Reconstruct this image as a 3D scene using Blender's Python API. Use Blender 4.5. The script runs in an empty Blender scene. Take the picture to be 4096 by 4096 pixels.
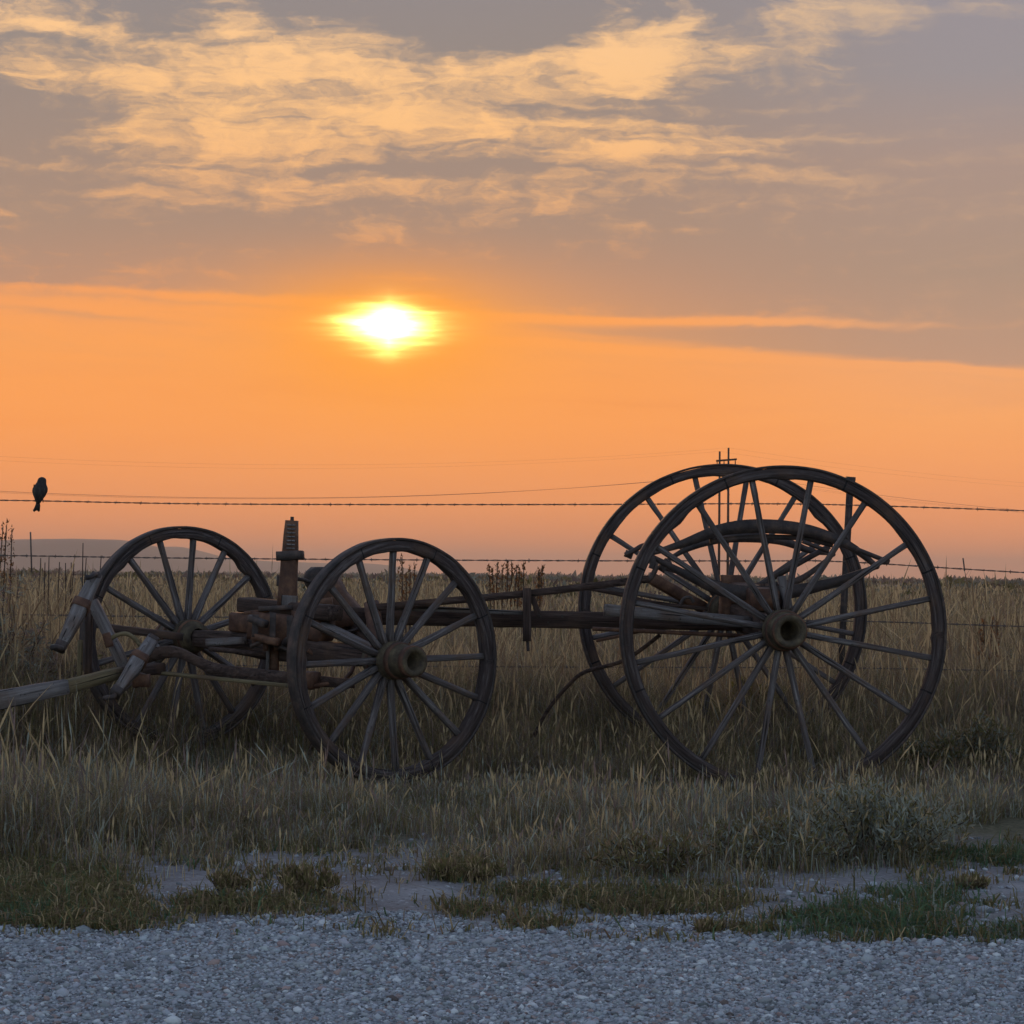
import bpy, bmesh, math, random
import numpy as np
from mathutils import Vector, Matrix

random.seed(7)
RNG = np.random.default_rng(11)
scene = bpy.context.scene
COL = scene.collection

# ------------------------------------------------------------------ camera
F = 9900.0                      # focal length in pixels of the 4096 px photograph
CAM_H = 0.96
PITCH = math.atan(258.0 / F)
ROLL = 32.0 / 3500.0
fwd = Vector((0, math.cos(PITCH), math.sin(PITCH)))
up0 = Vector((0, -math.sin(PITCH), math.cos(PITCH)))
xw = Vector((1, 0, 0))
right = xw * math.cos(ROLL) + up0 * math.sin(ROLL)
up = up0 * math.cos(ROLL) - xw * math.sin(ROLL)
CAMLOC = Vector((0, 0, CAM_H))

def ray(px, py):
    return fwd + right * ((px - 2048) / F) - up * ((py - 2048) / F)

def P(px, py, Y):
    """world point at depth Y metres seen at pixel (px, py)"""
    d = ray(px, py)
    return CAMLOC + d * (Y / d.y)

def azel(px, py):
    d = ray(px, py).normalized()
    return math.degrees(math.atan2(d.x, d.y)), math.degrees(math.asin(d.z))

cd = bpy.data.cameras.new('camera')
cd.sensor_width = 36.0
cd.lens = F / 4096 * 36.0
cd.clip_start = 0.05
cd.clip_end = 60000
cam = bpy.data.objects.new('camera', cd)
COL.objects.link(cam)
M = Matrix.Identity(4)
for i, v in enumerate((right, up, -fwd)):
    M[0][i], M[1][i], M[2][i] = v.x, v.y, v.z
M.translation = CAMLOC
cam.matrix_world = M
scene.camera = cam

scene.render.engine = 'CYCLES'
scene.cycles.use_denoising = True
scene.cycles.max_bounces = 6
scene.cycles.transparent_max_bounces = 8
scene.cycles.volume_bounces = 0
scene.view_settings.view_transform = 'Standard'
scene.view_settings.look = 'None'
scene.view_settings.exposure = math.log2(3.0)      # exposed for the dusk
scene.view_settings.gamma = 1.0

# ------------------------------------------------------------------ node helper
class NT:
    def __init__(s, tree):
        s.t = tree; s.n = tree.nodes; s.l = tree.links
    def new(s, kind, **kw):
        nd = s.n.new(kind)
        for k, v in kw.items():
            setattr(nd, k, v)
        return nd
    def put(s, sock, v):
        if isinstance(v, bpy.types.NodeSocket):
            s.l.new(v, sock)
        elif v is not None:
            sock.default_value = v
    def m(s, op, a, b=None, c=None, clamp=False):
        nd = s.new('ShaderNodeMath', operation=op, use_clamp=clamp)
        s.put(nd.inputs[0], a)
        if b is not None: s.put(nd.inputs[1], b)
        if c is not None: s.put(nd.inputs[2], c)
        return nd.outputs[0]
    def v(s, op, a, b=None, out=0):
        nd = s.new('ShaderNodeVectorMath', operation=op)
        s.put(nd.inputs[0], a)
        if b is not None: s.put(nd.inputs[1], b)
        return nd.outputs[out]
    def xyz(s, x, y, z=0.0):
        nd = s.new('ShaderNodeCombineXYZ')
        s.put(nd.inputs[0], x); s.put(nd.inputs[1], y); s.put(nd.inputs[2], z)
        return nd.outputs[0]
    def noise(s, vec, scale, detail=4.0, rough=0.55, dist=0.0, out='Fac'):
        nd = s.new('ShaderNodeTexNoise')
        s.put(nd.inputs['Vector'], vec); s.put(nd.inputs['Scale'], scale)
        nd.inputs['Detail'].default_value = detail
        nd.inputs['Roughness'].default_value = rough
        nd.inputs['Distortion'].default_value = dist
        return nd.outputs[out]
    def ramp(s, fac, stops, interp='LINEAR'):
        nd = s.new('ShaderNodeValToRGB')
        cr = nd.color_ramp; cr.interpolation = interp
        while len(cr.elements) < len(stops): cr.elements.new(0.5)
        for e, (p, c) in zip(cr.elements, stops):
            e.position = p; e.color = (*c, 1.0) if len(c) == 3 else c
        s.put(nd.inputs[0], fac)
        return nd.outputs[0]
    def mix(s, fac, a, b, blend='MIX'):
        nd = s.new('ShaderNodeMix', data_type='RGBA', blend_type=blend)
        s.put(nd.inputs[0], fac)
        for sock, v in ((nd.inputs[6], a), (nd.inputs[7], b)):
            if not isinstance(v, bpy.types.NodeSocket): v = (*v, 1.0) if len(v) == 3 else v
            s.put(sock, v)
        return nd.outputs[2]
    def sstep(s, x, a, b):
        nd = s.new('ShaderNodeMapRange', interpolation_type='SMOOTHSTEP')
        s.put(nd.inputs[0], x); s.put(nd.inputs[1], a); s.put(nd.inputs[2], b)
        return nd.outputs[0]

def lin(r, g, b):
    f = lambda c: (c / 255 / 12.92) if c <= 10 else ((c / 255 + 0.055) / 1.055) ** 2.4
    return (f(r), f(g), f(b))

# ------------------------------------------------------------------ sky
SUN_AZ, SUN_EL = azel(1556, 1300)
world = bpy.data.worlds.new('World')
scene.world = world
world.use_nodes = True
world.cycles.sampling_method = 'MANUAL'
world.cycles.sample_map_resolution = 1024
world.node_tree.nodes.clear()
W = NT(world.node_tree)
tc = W.new('ShaderNodeTexCoord')
sep = W.new('ShaderNodeSeparateXYZ')
W.l.new(tc.outputs['Generated'], sep.inputs[0])
DEG = 180 / math.pi
az = W.m('MULTIPLY', W.m('ARCTAN2', sep.outputs[0], sep.outputs[1]), DEG)
el = W.m('MULTIPLY', W.m('ARCSINE', sep.outputs[2]), DEG)
pos = W.xyz(az, el)
# domain warp: broad, then fine wisps; stretched along the horizon
wn1 = W.noise(W.v('MULTIPLY', pos, (0.16, 0.42, 1)), 1.0, 3.0, 0.5, out='Color')
wn2 = W.noise(W.v('MULTIPLY', pos, (0.55, 1.9, 1)), 1.0, 5.0, 0.6, out='Color')
w1 = W.v('MULTIPLY', W.v('SUBTRACT', wn1, (0.5, 0.5, 0.5)), (3.0, 1.1, 0))
w2 = W.v('MULTIPLY', W.v('SUBTRACT', wn2, (0.5, 0.5, 0.5)), (2.0, 0.75, 0))
pw = W.v('ADD', W.v('ADD', pos, w1), w2)
spw = W.new('ShaderNodeSeparateXYZ'); W.l.new(pw, spw.inputs[0])
azw, elw = spw.outputs[0], spw.outputs[1]

PXD = 2.12 / 172.8            # degrees per pixel of the 1932 px view of the photograph
def blob(X, Y, sx, sy, w, src=pw, slope=0.0):
    a, e = azel(X * 2.12, Y * 2.12)
    d = W.v('SUBTRACT', src, (a, e, 0))
    if slope:
        d = W.xyz(W.v('DOT_PRODUCT', d, (1 / (sx * PXD), 0, 0), out=1), W.v('DOT_PRODUCT', d, (slope / (sy * PXD), 1 / (sy * PXD), 0), out=1))
    else:
        d = W.v('MULTIPLY', d, (1 / (sx * PXD), 1 / (sy * PXD), 0))
    r2 = W.v('DOT_PRODUCT', d, d, out=1)
    return W.m('MULTIPLY', W.m('POWER', 0.5, r2), w)
def total(lst):
    acc = None
    for b in lst:
        g = blob(*b)
        acc = g if acc is None else W.m('ADD', acc, g)
    return acc

LIT = [(540,190,440,120,.46),(700,140,240,70,.22),(300,90,260,50,.20),(1000,250,300,70,.16),(1180,105,75,55,.90),(1120,160,130,34,.34),(560,120,160,60,.18),(300,190,110,34,.22),(250,262,120,26,.42),(680,262,230,40,.26),
       (800,238,170,11,.42),(1170,290,150,18,.42),(1300,268,140,26,.34),(1400,330,220,10,.40),(1062,402,58,10,.75),
       (1290,62,50,36,.50),(1430,95,120,24,.50),(1560,60,60,36,.46),(1690,28,60,34,.44),(1870,20,60,24,.25),(1820,300,160,14,.14),(1650,420,200,14,.16),(1280,445,160,10,.18),(60,38,120,16,.60),(70,125,120,30,.26),
       (750,440,120,30,.44),(40,470,170,12,.34),(540,365,200,22,.30),(1000,372,220,16,.24),(960,490,110,9,.28),(960,115,90,22,.30),
       (450,30,30,60,.35),(1180,470,300,9,.14),(1500,255,160,7,.18),(330,500,260,8,.14),(880,60,40,60,.0)]
GRY = [(800,14,190,48,.90),(930,55,110,42,.66),(1400,20,60,30,.35),(330,55,120,16,.22),(70,235,130,60,.62),(300,4,190,12,.45),(500,222,110,5,.50),(1080,205,180,11,.58),(860,322,210,7,.55),
       (950,290,90,14,.46),(730,275,60,24,.32),(1350,160,110,24,.26),(1780,150,260,110,.30),(480,450,420,60,.36),(1350,480,520,70,.30),(1150,540,250,30,.30),
       (1320,217,150,6,.36),(640,105,80,6,.25),(1400,305,180,5,.36),(420,75,90,9,.26),(1230,25,50,26,.30),(1160,185,120,8,.34),(120,95,110,14,.24),
       (560,190,120,8,.18),(380,205,160,7,.2),(620,240,130,8,.25),(1000,330,200,7,.3)]
lit = total(LIT); gry = total(GRY)
# lower edge of the cloud sheet, sinking to the right
edge = W.m('SUBTRACT', 6.12, W.m('MULTIPLY', W.m('MAXIMUM', W.m('ADD', az, 2.0), 0.0), 0.096))
sheet = W.sstep(W.m('SUBTRACT', W.m('ADD', W.m('MULTIPLY', elw, .5), W.m('MULTIPLY', el, .5)), edge), -0.15, 0.5)
fn = W.noise(W.v('MULTIPLY', pw, (0.55, 0.85, 1)), 1.2, 8.0, 0.62)
fn2 = W.noise(W.v('MULTIPLY', pw, (0.16, 2.6, 1)), 1.3, 5.0, 0.60)
tex = W.m('ADD', W.m('MULTIPLY', W.m('SUBTRACT', fn, 0.5), 1.9), W.m('MULTIPLY', W.m('SUBTRACT', fn2, 0.5), 1.1))
fn3 = W.noise(W.v('MULTIPLY', pw, (1.9, 2.4, 1)), 1.3, 6.0, 0.66, 0.3)
tex = W.m('ADD', tex, W.m('MULTIPLY', W.m('SUBTRACT', fn3, 0.5), 1.0))
texfade = W.sstep(az, 13.0, 2.0)
tex = W.m('MULTIPLY', tex, W.m('ADD', W.m('MULTIPLY', texfade, .6), .4))
dens = W.m('ADD', W.m('SUBTRACT', W.m('MULTIPLY', sheet, 0.80), lit), gry)
dens = W.m('ADD', dens, W.m('MULTIPLY', tex, sheet))
dens = W.m('MULTIPLY', dens, sheet)
plow = W.v('ADD', pos, W.v('MULTIPLY', W.v('ADD', w1, w2), (0.5, 0.22, 0)))
low = [blob(1360,606,300,7,-1.25,plow,.01), blob(1480,643,330,13,1.2,plow,.05), blob(1860,668,260,16,.9,plow,.04), blob(1330,668,460,5,-.95,plow,.06), blob(1750,690,260,4,-.7,plow,.05),
       blob(1130,625,120,5,.5,plow,.05), blob(130,590,190,5,.40,plow,.06), blob(300,552,380,7,-.6,plow,.03), blob(760,560,130,16,-.45,plow), blob(480,575,170,3.5,.25,plow,.03), blob(960,585,130,6,.4,plow,.05),
       blob(600,728,200,18,.30,plow), blob(740,752,140,6,.32,plow,.06), blob(1150,760,260,4,.2,plow,.03), blob(1050,640,200,5,.16,plow,.05), blob(700,800,260,8,.12,plow), blob(250,690,260,7,.10,plow)]
lowsum = low[0]
for g in low[1:]: lowsum = W.m('ADD', lowsum, g)
lowsum = W.m('ADD', lowsum, W.m('MULTIPLY', W.m('SUBTRACT', fn2, 0.46), W.m('MULTIPLY', W.sstep(el, 1.2, 3.5), .7)))
dens = W.m('ADD', dens, W.m('MULTIPLY', lowsum, W.m('ADD', 0.75, W.m('MULTIPLY', W.m('SUBTRACT', fn2, .35), 1.2))))
mask = W.sstep(dens, -0.22, 1.0)

e01 = W.m('DIVIDE', el, 16.0, clamp=True)
R = lambda *s: [(e / 16.0, lin(*c)) for e, c in s]
clear = W.ramp(e01, R((0,(238,138,72)),(0.8,(241,142,74)),(2.2,(247,152,79)),(3.6,(253,158,76)),(5.2,(254,162,80)),(6.6,(252,162,90)),
                      (8.2,(243,178,120)),(10.5,(255,197,134)),(12.5,(255,203,146)),(16,(235,200,165))))
clear_r = W.ramp(e01, R((0,(241,140,76)),(1.5,(247,150,82)),(3.6,(252,166,92)),(5.0,(242,166,106)),(6.6,(218,166,126)),
                        (9,(222,178,136)),(12.5,(226,190,150)),(16,(205,185,165))))
rt = W.sstep(az, 1.0, 11.5)
clear = W.mix(rt, clear, clear_r)
grey = W.ramp(e01, R((0,(226,146,104)),(3.2,(244,138,50)),(4.4,(236,142,70)),(5.2,(200,146,106)),(6.6,(182,141,116)),(8,(170,140,120)),(10,(160,139,126)),
                     (12,(150,138,132)),(13.5,(146,138,138)),(16,(140,140,150))))
grey_r = W.ramp(e01, R((0,(230,150,110)),(3,(236,148,86)),(5,(190,148,120)),(7,(172,144,124)),(9.5,(170,146,134)),(11.5,(154,146,148)),
                       (13.5,(152,146,152)),(16,(140,142,155))))
grey = W.mix(rt, grey, grey_r)
front = W.mix(mask, clear, grey)

# glow round the veiled sun, then the sun itself: a streaky lozenge of light
ds = W.v('SUBTRACT', pos, (SUN_AZ, SUN_EL, 0))
sd = W.new('ShaderNodeSeparateXYZ'); W.l.new(ds, sd.inputs[0])
strk = W.noise(W.v('MULTIPLY', pos, (0.45, 5.0, 1)), 1.0, 4.0, 0.6)
strk0 = W.m('SUBTRACT', strk, 0.5)
dx = W.m('ABSOLUTE', sd.outputs[0]); dy = W.m('ABSOLUTE', sd.outputs[1])
g1 = W.m('POWER', 0.5, W.m('ADD', W.m('POWER', W.m('DIVIDE', dx, 2.3), 2.0), W.m('POWER', W.m('DIVIDE', W.m('ADD', dy, W.m('MULTIPLY', W.m('MAXIMUM', sd.outputs[1], 0.0), .5)), 1.5), 2.0)))
g2 = W.m('POWER', 0.5, W.m('ADD', W.m('POWER', W.m('DIVIDE', dx, 5.0), 2.0), W.m('POWER', W.m('DIVIDE', W.m('ADD', dy, W.m('MULTIPLY', W.m('MAXIMUM', sd.outputs[1], 0.0), 1.5)), 2.8), 2.0)))
front = W.mix(W.m('MULTIPLY', g2, .55), front, W.mix(0.0, (1.0, .365, .07), (1, 1, 1)))
front = W.mix(W.m('MULTIPLY', g1, .95), front, W.mix(0.0, (1.05, .36, .022), (1, 1, 1)))
lo = W.m('DIVIDE', W.m('ADD', dx, W.m('MULTIPLY', strk0, 1.3)), 1.20)
up_ = W.m('LESS_THAN', sd.outputs[1], 0.0)
hy = W.m('ADD', 0.60, W.m('MULTIPLY', up_, 0.10))
lz = W.m('ADD', W.m('POWER', W.m('MAXIMUM', lo, 0.0), 1.1), W.m('POWER', W.m('DIVIDE', dy, hy), 1.55))
core = W.m('POWER', 2.718, W.m('MULTIPLY', W.m('SUBTRACT', 1.0, lz), 3.5))
core = W.m('MINIMUM', core, 14.0)
sunc = W.v('SCALE', (0.9, 0.62, 0.16)); sunc.node.inputs['Scale'].default_value = 1.0
W.l.new(core, sunc.node.inputs['Scale'])
front = W.mix(1.0, front, sunc, 'ADD')

nish = W.new('ShaderNodeTexSky', sky_type='NISHITA', sun_disc=False)
nish.sun_elevation = math.radians(SUN_EL)
nish.sun_rotation = math.radians(SUN_AZ)
nish.altitude = 1500; nish.air_density = 1.0; nish.dust_density = 1.5; nish.ozone_density = 2.0
back = W.v('SCALE', nish.outputs[0]); back.node.inputs['Scale'].default_value = 0.50
BACK_NODE = back.node
# broken cloud overhead and behind, greyed by the same cloud deck
ovc = W.noise(tc.outputs['Generated'], 2.2, 6.0, 0.6)
back = W.mix(1.0, back, (1.12, 0.98, 0.93), 'MULTIPLY')
back = W.mix(W.m('MULTIPLY', W.sstep(ovc, .40, .66), .55), back, (0.66, 0.66, 0.74))
blend = W.m('MULTIPLY', W.sstep(W.m('ABSOLUTE', az), 100.0, 35.0), W.sstep(el, 42.0, 15.0))
gain = W.v('SCALE', front); W.l.new(W.ramp(e01, [(0, (1.30,)*3), (2/16, (1.22,)*3), (5/16, (1.12,)*3), (9/16, (1.05,)*3), (1, (1.0,)*3)]), gain.node.inputs['Scale'])
sky = W.mix(blend, back, gain)
bg = W.new('ShaderNodeBackground')
bg.inputs['Strength'].default_value = 1.0 / 3.0
W.l.new(sky, bg.inputs['Color'])
wo = W.new('ShaderNodeOutputWorld')
W.l.new(bg.outputs[0], wo.inputs[0])

# ------------------------------------------------------------------ sun, veiled by the cloud sheet
sl = bpy.data.lights.new('sun', 'SUN')
sl.energy = 0.28
sl.angle = math.radians(4.0)
sl.color = (1.0, 0.50, 0.20)
sun = bpy.data.objects.new('sun', sl)
COL.objects.link(sun)
sun.rotation_euler = (-ray(1556, 1300)).normalized().to_track_quat('-Z', 'Y').to_euler()
sun.location = (0, 30, 20)

# ------------------------------------------------------------------ object helpers
WM = {}                                    # world matrix of every parent
def tag(o, label=None, cat=None, group=None, kind=None):
    if label: o['label'] = label
    if cat: o['category'] = cat
    if group: o['group'] = group
    if kind: o['kind'] = kind
    return o
def empty(name, loc, rz=0.0):
    o = bpy.data.objects.new(name, None)
    o.empty_display_size = 0.1
    COL.objects.link(o)
    m = Matrix.Translation(loc) @ Matrix.Rotation(rz, 4, 'Z')
    o.matrix_basis = m
    WM[o] = m
    return o
def link(name, me, mat=None, parent=None, mw=None):
    o = bpy.data.objects.new(name, me)
    COL.objects.link(o)
    if mat is not None and len(me.materials) == 0: me.materials.append(mat)
    mw = mw if mw is not None else Matrix.Identity(4)
    if parent is not None:
        o.parent = parent
        o.matrix_basis = WM[parent].inverted() @ mw
    else:
        o.matrix_basis = mw
    WM[o] = mw
    return o
def np_mesh(name, verts, faces_list, attrs=None, smooth=False):
    """verts Nx3; faces_list: list of (M x k) index arrays"""
    me = bpy.data.meshes.new(name)
    verts = np.asarray(verts, dtype=np.float32)
    me.vertices.add(len(verts))
    me.vertices.foreach_set('co', verts.ravel())
    idx = np.concatenate([np.asarray(f, dtype=np.int32).ravel() for f in faces_list])
    tot = np.concatenate([np.full(len(f), np.asarray(f).shape[1], dtype=np.int32) for f in faces_list])
    start = np.concatenate([[0], np.cumsum(tot)[:-1]]).astype(np.int32)
    me.loops.add(len(idx)); me.loops.foreach_set('vertex_index', idx)
    me.polygons.add(len(tot)); me.polygons.foreach_set('loop_start', start); me.polygons.foreach_set('loop_total', tot)
    if smooth: me.polygons.foreach_set('use_smooth', np.ones(len(tot), dtype=bool))
    for k, v in (attrs or {}).items():
        v = np.asarray(v, dtype=np.float32)
        if v.ndim == 1:
            a = me.attributes.new(k, 'FLOAT', 'POINT'); a.data.foreach_set('value', v)
        else:
            a = me.attributes.new(k, 'FLOAT_COLOR', 'POINT')
            c = np.ones((len(v), 4), dtype=np.float32); c[:, :3] = v
            a.data.foreach_set('color', c.ravel())
    me.update(calc_edges=True)
    return me

def vnoise(x, y, seed=0):
    """smooth 2-D value noise in 0..1 (numpy)"""
    xi = np.floor(x).astype(np.int64); yi = np.floor(y).astype(np.int64)
    xf = x - xi; yf = y - yi
    u = xf * xf * (3 - 2 * xf); v = yf * yf * (3 - 2 * yf)
    def h(a, b):
        n = (a * 374761393 + b * 668265263 + seed * 982451653) & 0x7fffffff
        n = ((n ^ (n >> 13)) * 1274126177) & 0x7fffffff
        n = (n ^ (n >> 16)) & 0xffff
        return n / 65535.0
    return ((h(xi, yi) * (1 - u) + h(xi + 1, yi) * u) * (1 - v) + (h(xi, yi + 1) * (1 - u) + h(xi + 1, yi + 1) * u) * v)
def fbm(x, y, seed=0, oct=4):
    t = 0; a = 0.5; s = 0
    for i in range(oct):
        t = t + a * vnoise(x * 2 ** i, y * 2 ** i, seed + i); s += a; a *= 0.5
    return t / s
def ss(x, a, b):
    t = np.clip((np.asarray(x, dtype=float) - a) / (b - a), 0, 1)
    return t * t * (3 - 2 * t)

def terrain(x, y):
    x = np.asarray(x, dtype=float); y = np.asarray(y, dtype=float)
    z = 0.055 * ss(y, 10.8, 13.0) + 0.03 * ss(-x, 0.3, 2.0) * ss(y, 10.8, 12.4)
    near = ss(y, 6.6, 7.6) * (1 - ss(y, 60, 200))
    z = z + near * 0.07 * (fbm(x * 1.3 + 9, y * 1.3, 3, 4) - 0.5)
    z = z + 0.35 * ss(y, 25, 90) * (fbm(x * 0.02, y * 0.02, 5, 3) - 0.62)
    z = z + 5.0 * ss(y, 500, 2500) * (fbm(x * 0.0012, y * 0.0012, 6, 3) - 0.72)
    return z

RX = np.array(right); UX = np.array(up); FX = np.array(fwd)
def to_px(x, y, z):
    """pixel of the 1932 px view for world points"""
    d = np.stack([x, y, z - CAM_H], -1)
    f = d @ FX
    return (2048 + F * (d @ RX) / f) / 2.12, (2048 - F * (d @ UX) / f) / 2.12

# ------------------------------------------------------------------ materials
def new_mat(name):
    m = bpy.data.materials.new(name); m.use_nodes = True
    m.node_tree.nodes.clear()
    return m, NT(m.node_tree)
def finish(n, shader, disp=None):
    o = n.new('ShaderNodeOutputMaterial'); n.l.new(shader, o.inputs[0])
    if disp is not None: n.l.new(disp, o.inputs[2])
def principled(n, col, rough=0.9, spec=0.3, metal=0.0, normal=None):
    b = n.new('ShaderNodeBsdfPrincipled')
    n.put(b.inputs['Base Color'], col if isinstance(col, bpy.types.NodeSocket) else (*col, 1))
    n.put(b.inputs['Roughness'], rough)
    b.inputs['Specular IOR Level'].default_value = spec
    b.inputs['Metallic'].default_value = metal
    if normal is not None: n.l.new(normal, b.inputs['Normal'])
    return b.outputs[0]
def bump(n, h, strength=0.5, dist=0.01):
    b = n.new('ShaderNodeBump'); b.inputs['Strength'].default_value = strength; b.inputs['Distance'].default_value = dist
    n.l.new(h, b.inputs['Height']); return b.outputs[0]
def obj_co(n): return n.new('ShaderNodeTexCoord').outputs['Object']
def geo_co(n): return n.new('ShaderNodeNewGeometry').outputs['Position']

def wood_mat(name, a, b, c, stretch=(3.5, 70, 70), crack=1.0, grain=None):
    m, n = new_mat(name)
    src = n.new('ShaderNodeAttribute', attribute_name=grain).outputs['Vector'] if grain else obj_co(n)
    co = n.v('MULTIPLY', src, stretch)
    rnd = n.new('ShaderNodeObjectInfo').outputs['Random']
    co = n.v('ADD', co, n.xyz(n.m('MULTIPLY', rnd, 40.0), n.m('MULTIPLY', rnd, 17.0), 0))
    f1 = n.noise(co, 1.0, 6.0, 0.65, 0.4)
    f2 = n.noise(obj_co(n), 5.0, 4.0, 0.6)
    f3 = n.noise(obj_co(n), 60.0, 3.0, 0.6)
    col = n.ramp(f1, [(0.30, a), (0.52, b), (0.72, c)])
    col = n.mix(n.sstep(f2, .50, .70), col, n.mix(.6, col, (0.10, 0.055, 0.035)))     # rust-brown staining
    if grain:                                                                         # open joints between the felloes of the rim
        sa = n.new('ShaderNodeSeparateXYZ'); n.l.new(src, sa.inputs[0])
        jt = n.m('ABSOLUTE', n.m('SUBTRACT', n.m('FRACT', n.m('MULTIPLY', sa.outputs[0], 8 / 4.7124)), .5))
        col = n.mix(n.sstep(jt, .010, .004), col, (0.010, 0.008, 0.008))
    col = n.mix(n.sstep(f3, .62, .72), col, (0.05, 0.04, 0.035))                      # checks and pits
    f4 = n.noise(n.v('MULTIPLY', co, (.5, 1.4, 1.4)), 1.0, 2.0, .5, 0.2)
    col = n.mix(n.m('MULTIPLY', n.sstep(f4, .36, .29), crack), col, (0.012, 0.009, 0.008))                    # drying cracks along the grain
    h = n.m('ADD', n.m('ADD', f1, n.m('MULTIPLY', f3, .5)), n.m('MULTIPLY', n.sstep(f4, .29, .38), 1.2))
    finish(n, principled(n, col, 0.9, 0.2, normal=bump(n, h, 0.9, 0.006)))
    return m
WOOD = wood_mat('weathered_grey_wood', (0.07, 0.055, 0.051), (0.135, 0.110, 0.103), (0.22, 0.188, 0.18))
WOOD_DARK = wood_mat('dark_stained_wood', (0.022, 0.013, 0.010), (0.050, 0.029, 0.023), (0.105, 0.068, 0.056))
WOOD_SPOKE = wood_mat('spoke_wood', (0.040, 0.028, 0.025), (0.090, 0.070, 0.066), (0.20, 0.172, 0.168), (4, 80, 80))
WOOD_YEL = wood_mat('yellow_worn_wood', (0.07, 0.050, 0.030), (0.14, 0.10, 0.052), (0.20, 0.15, 0.088))  # worn yellowish wood; also colours the lit edge under the evener
WOOD_RIM = wood_mat('rim_wood', (0.022, 0.012, 0.010), (0.050, 0.034, 0.031), (0.120, 0.095, 0.090), (4.5, 85, 85), 0.8, 'grain')

def iron_mat(name, a, b, c, sc=14.0):
    m, n = new_mat(name)
    f1 = n.noise(obj_co(n), sc, 7.0, 0.68); f2 = n.noise(obj_co(n), sc * 6, 3.0, 0.6)
    col = n.ramp(f1, [(0.32, a), (0.52, b), (0.70, c)])
    finish(n, principled(n, col, n.m('ADD', 0.55, n.m('MULTIPLY', f2, .35)), 0.35, 0.15, bump(n, n.m('ADD', f1, n.m('MULTIPLY', f2, .6)), 0.6, 0.004)))
    return m
RUST = iron_mat('rusted_iron', (0.035, 0.014, 0.009), (0.085, 0.036, 0.020), (0.16, 0.075, 0.040))
IRON = iron_mat('dark_iron', (0.020, 0.014, 0.013), (0.045, 0.030, 0.026), (0.10, 0.06, 0.045))
HUBM = iron_mat('hub_lichened_wood', (0.022, 0.014, 0.009), (0.060, 0.040, 0.022), (0.115, 0.082, 0.045), 22.0)
WIRE = iron_mat('galvanised_wire', (0.05, 0.035, 0.03), (0.09, 0.065, 0.055), (0.16, 0.13, 0.12), 30.0)

def blade_mat(name, trans=0.35):
    m, n = new_mat(name)
    at = n.new('ShaderNodeAttribute', attribute_name='tint')
    d = n.new('ShaderNodeBsdfDiffuse'); n.l.new(at.outputs['Color'], d.inputs['Color'])
    t = n.new('ShaderNodeBsdfTranslucent'); n.l.new(at.outputs['Color'], t.inputs['Color'])
    mx = n.new('ShaderNodeMixShader'); mx.inputs[0].default_value = trans
    n.l.new(d.outputs[0], mx.inputs[1]); n.l.new(t.outputs[0], mx.inputs[2])
    finish(n, mx.outputs[0])
    return m
BLADE = blade_mat('grass_blades')

# ------------------------------------------------------------------ ground sheet out to the horizon
def axis(lo, hi, step, far, grow=1.16):
    a = list(np.arange(lo, hi + 1e-6, step))
    s, v = step, hi
    while v < far: s *= grow; v += s; a.append(v)
    return a
xs_p = axis(0, 5.0, 0.07, 14000)
xs = np.array([-v for v in xs_p[:0:-1]] + xs_p)
ys_f = axis(4.5, 15.0, 0.07, 14000)
ys = np.array([-80, -40, -20, -10, -5, -2, 0, 1, 2, 3, 4] + ys_f)
gx, gy = np.meshgrid(xs, ys)
gz = terrain(gx, gy)
nx, ny = len(xs), len(ys)
ii = np.arange(nx * ny).reshape(ny, nx)
quads = np.stack([ii[:-1, :-1], ii[:-1, 1:], ii[1:, 1:], ii[1:, :-1]], -1).reshape(-1, 4)
m_ground, n = new_mat('dry_plain_soil')
pos_ = geo_co(n)
sp = n.new('ShaderNodeSeparateXYZ'); n.l.new(pos_, sp.inputs[0])
f1 = n.noise(pos_, 3.0, 6.0, 0.62); f2 = n.noise(pos_, 45.0, 4.0, 0.65); f3 = n.noise(n.v('MULTIPLY', pos_, (0.02, 0.006, 0)), 1.0, 5.0, 0.6)
soil = n.ramp(f1, [(0.3, (0.12, 0.10, 0.095)), (0.5, (0.19, 0.165, 0.16)), (0.7, (0.27, 0.245, 0.24))])
soil = n.mix(n.sstep(f2, .55, .72), soil, (0.36, 0.34, 0.34))
soil = n.mix(n.sstep(f2, .42, .30), soil, (0.08, 0.065, 0.055))
litter = n.ramp(f2, [(0.3, (0.05, 0.042, 0.022)), (0.55, (0.11, 0.088, 0.05)), (0.75, (0.18, 0.145, 0.085))])
plain = n.ramp(f3, [(0.3, (0.075, 0.062, 0.045)), (0.5, (0.12, 0.095, 0.062)), (0.7, (0.17, 0.135, 0.085))])
wob = n.m('MULTIPLY', n.m('SUBTRACT', f1, .5), 2.2)
col = n.mix(n.sstep(n.m('ADD', sp.outputs[1], wob), 8.2, 9.6), soil, litter)
col = n.mix(n.sstep(sp.outputs[1], 25.0, 70.0), col, plain)
finish(n, principled(n, col, 0.95, 0.15, normal=bump(n, n.m('ADD', f2, f1), 0.8, 0.012)))
ground = link('ground', np_mesh('ground', np.stack([gx, gy, gz], -1).reshape(-1, 3), [quads], smooth=True), m_ground)
tag(ground, kind='structure')

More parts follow.
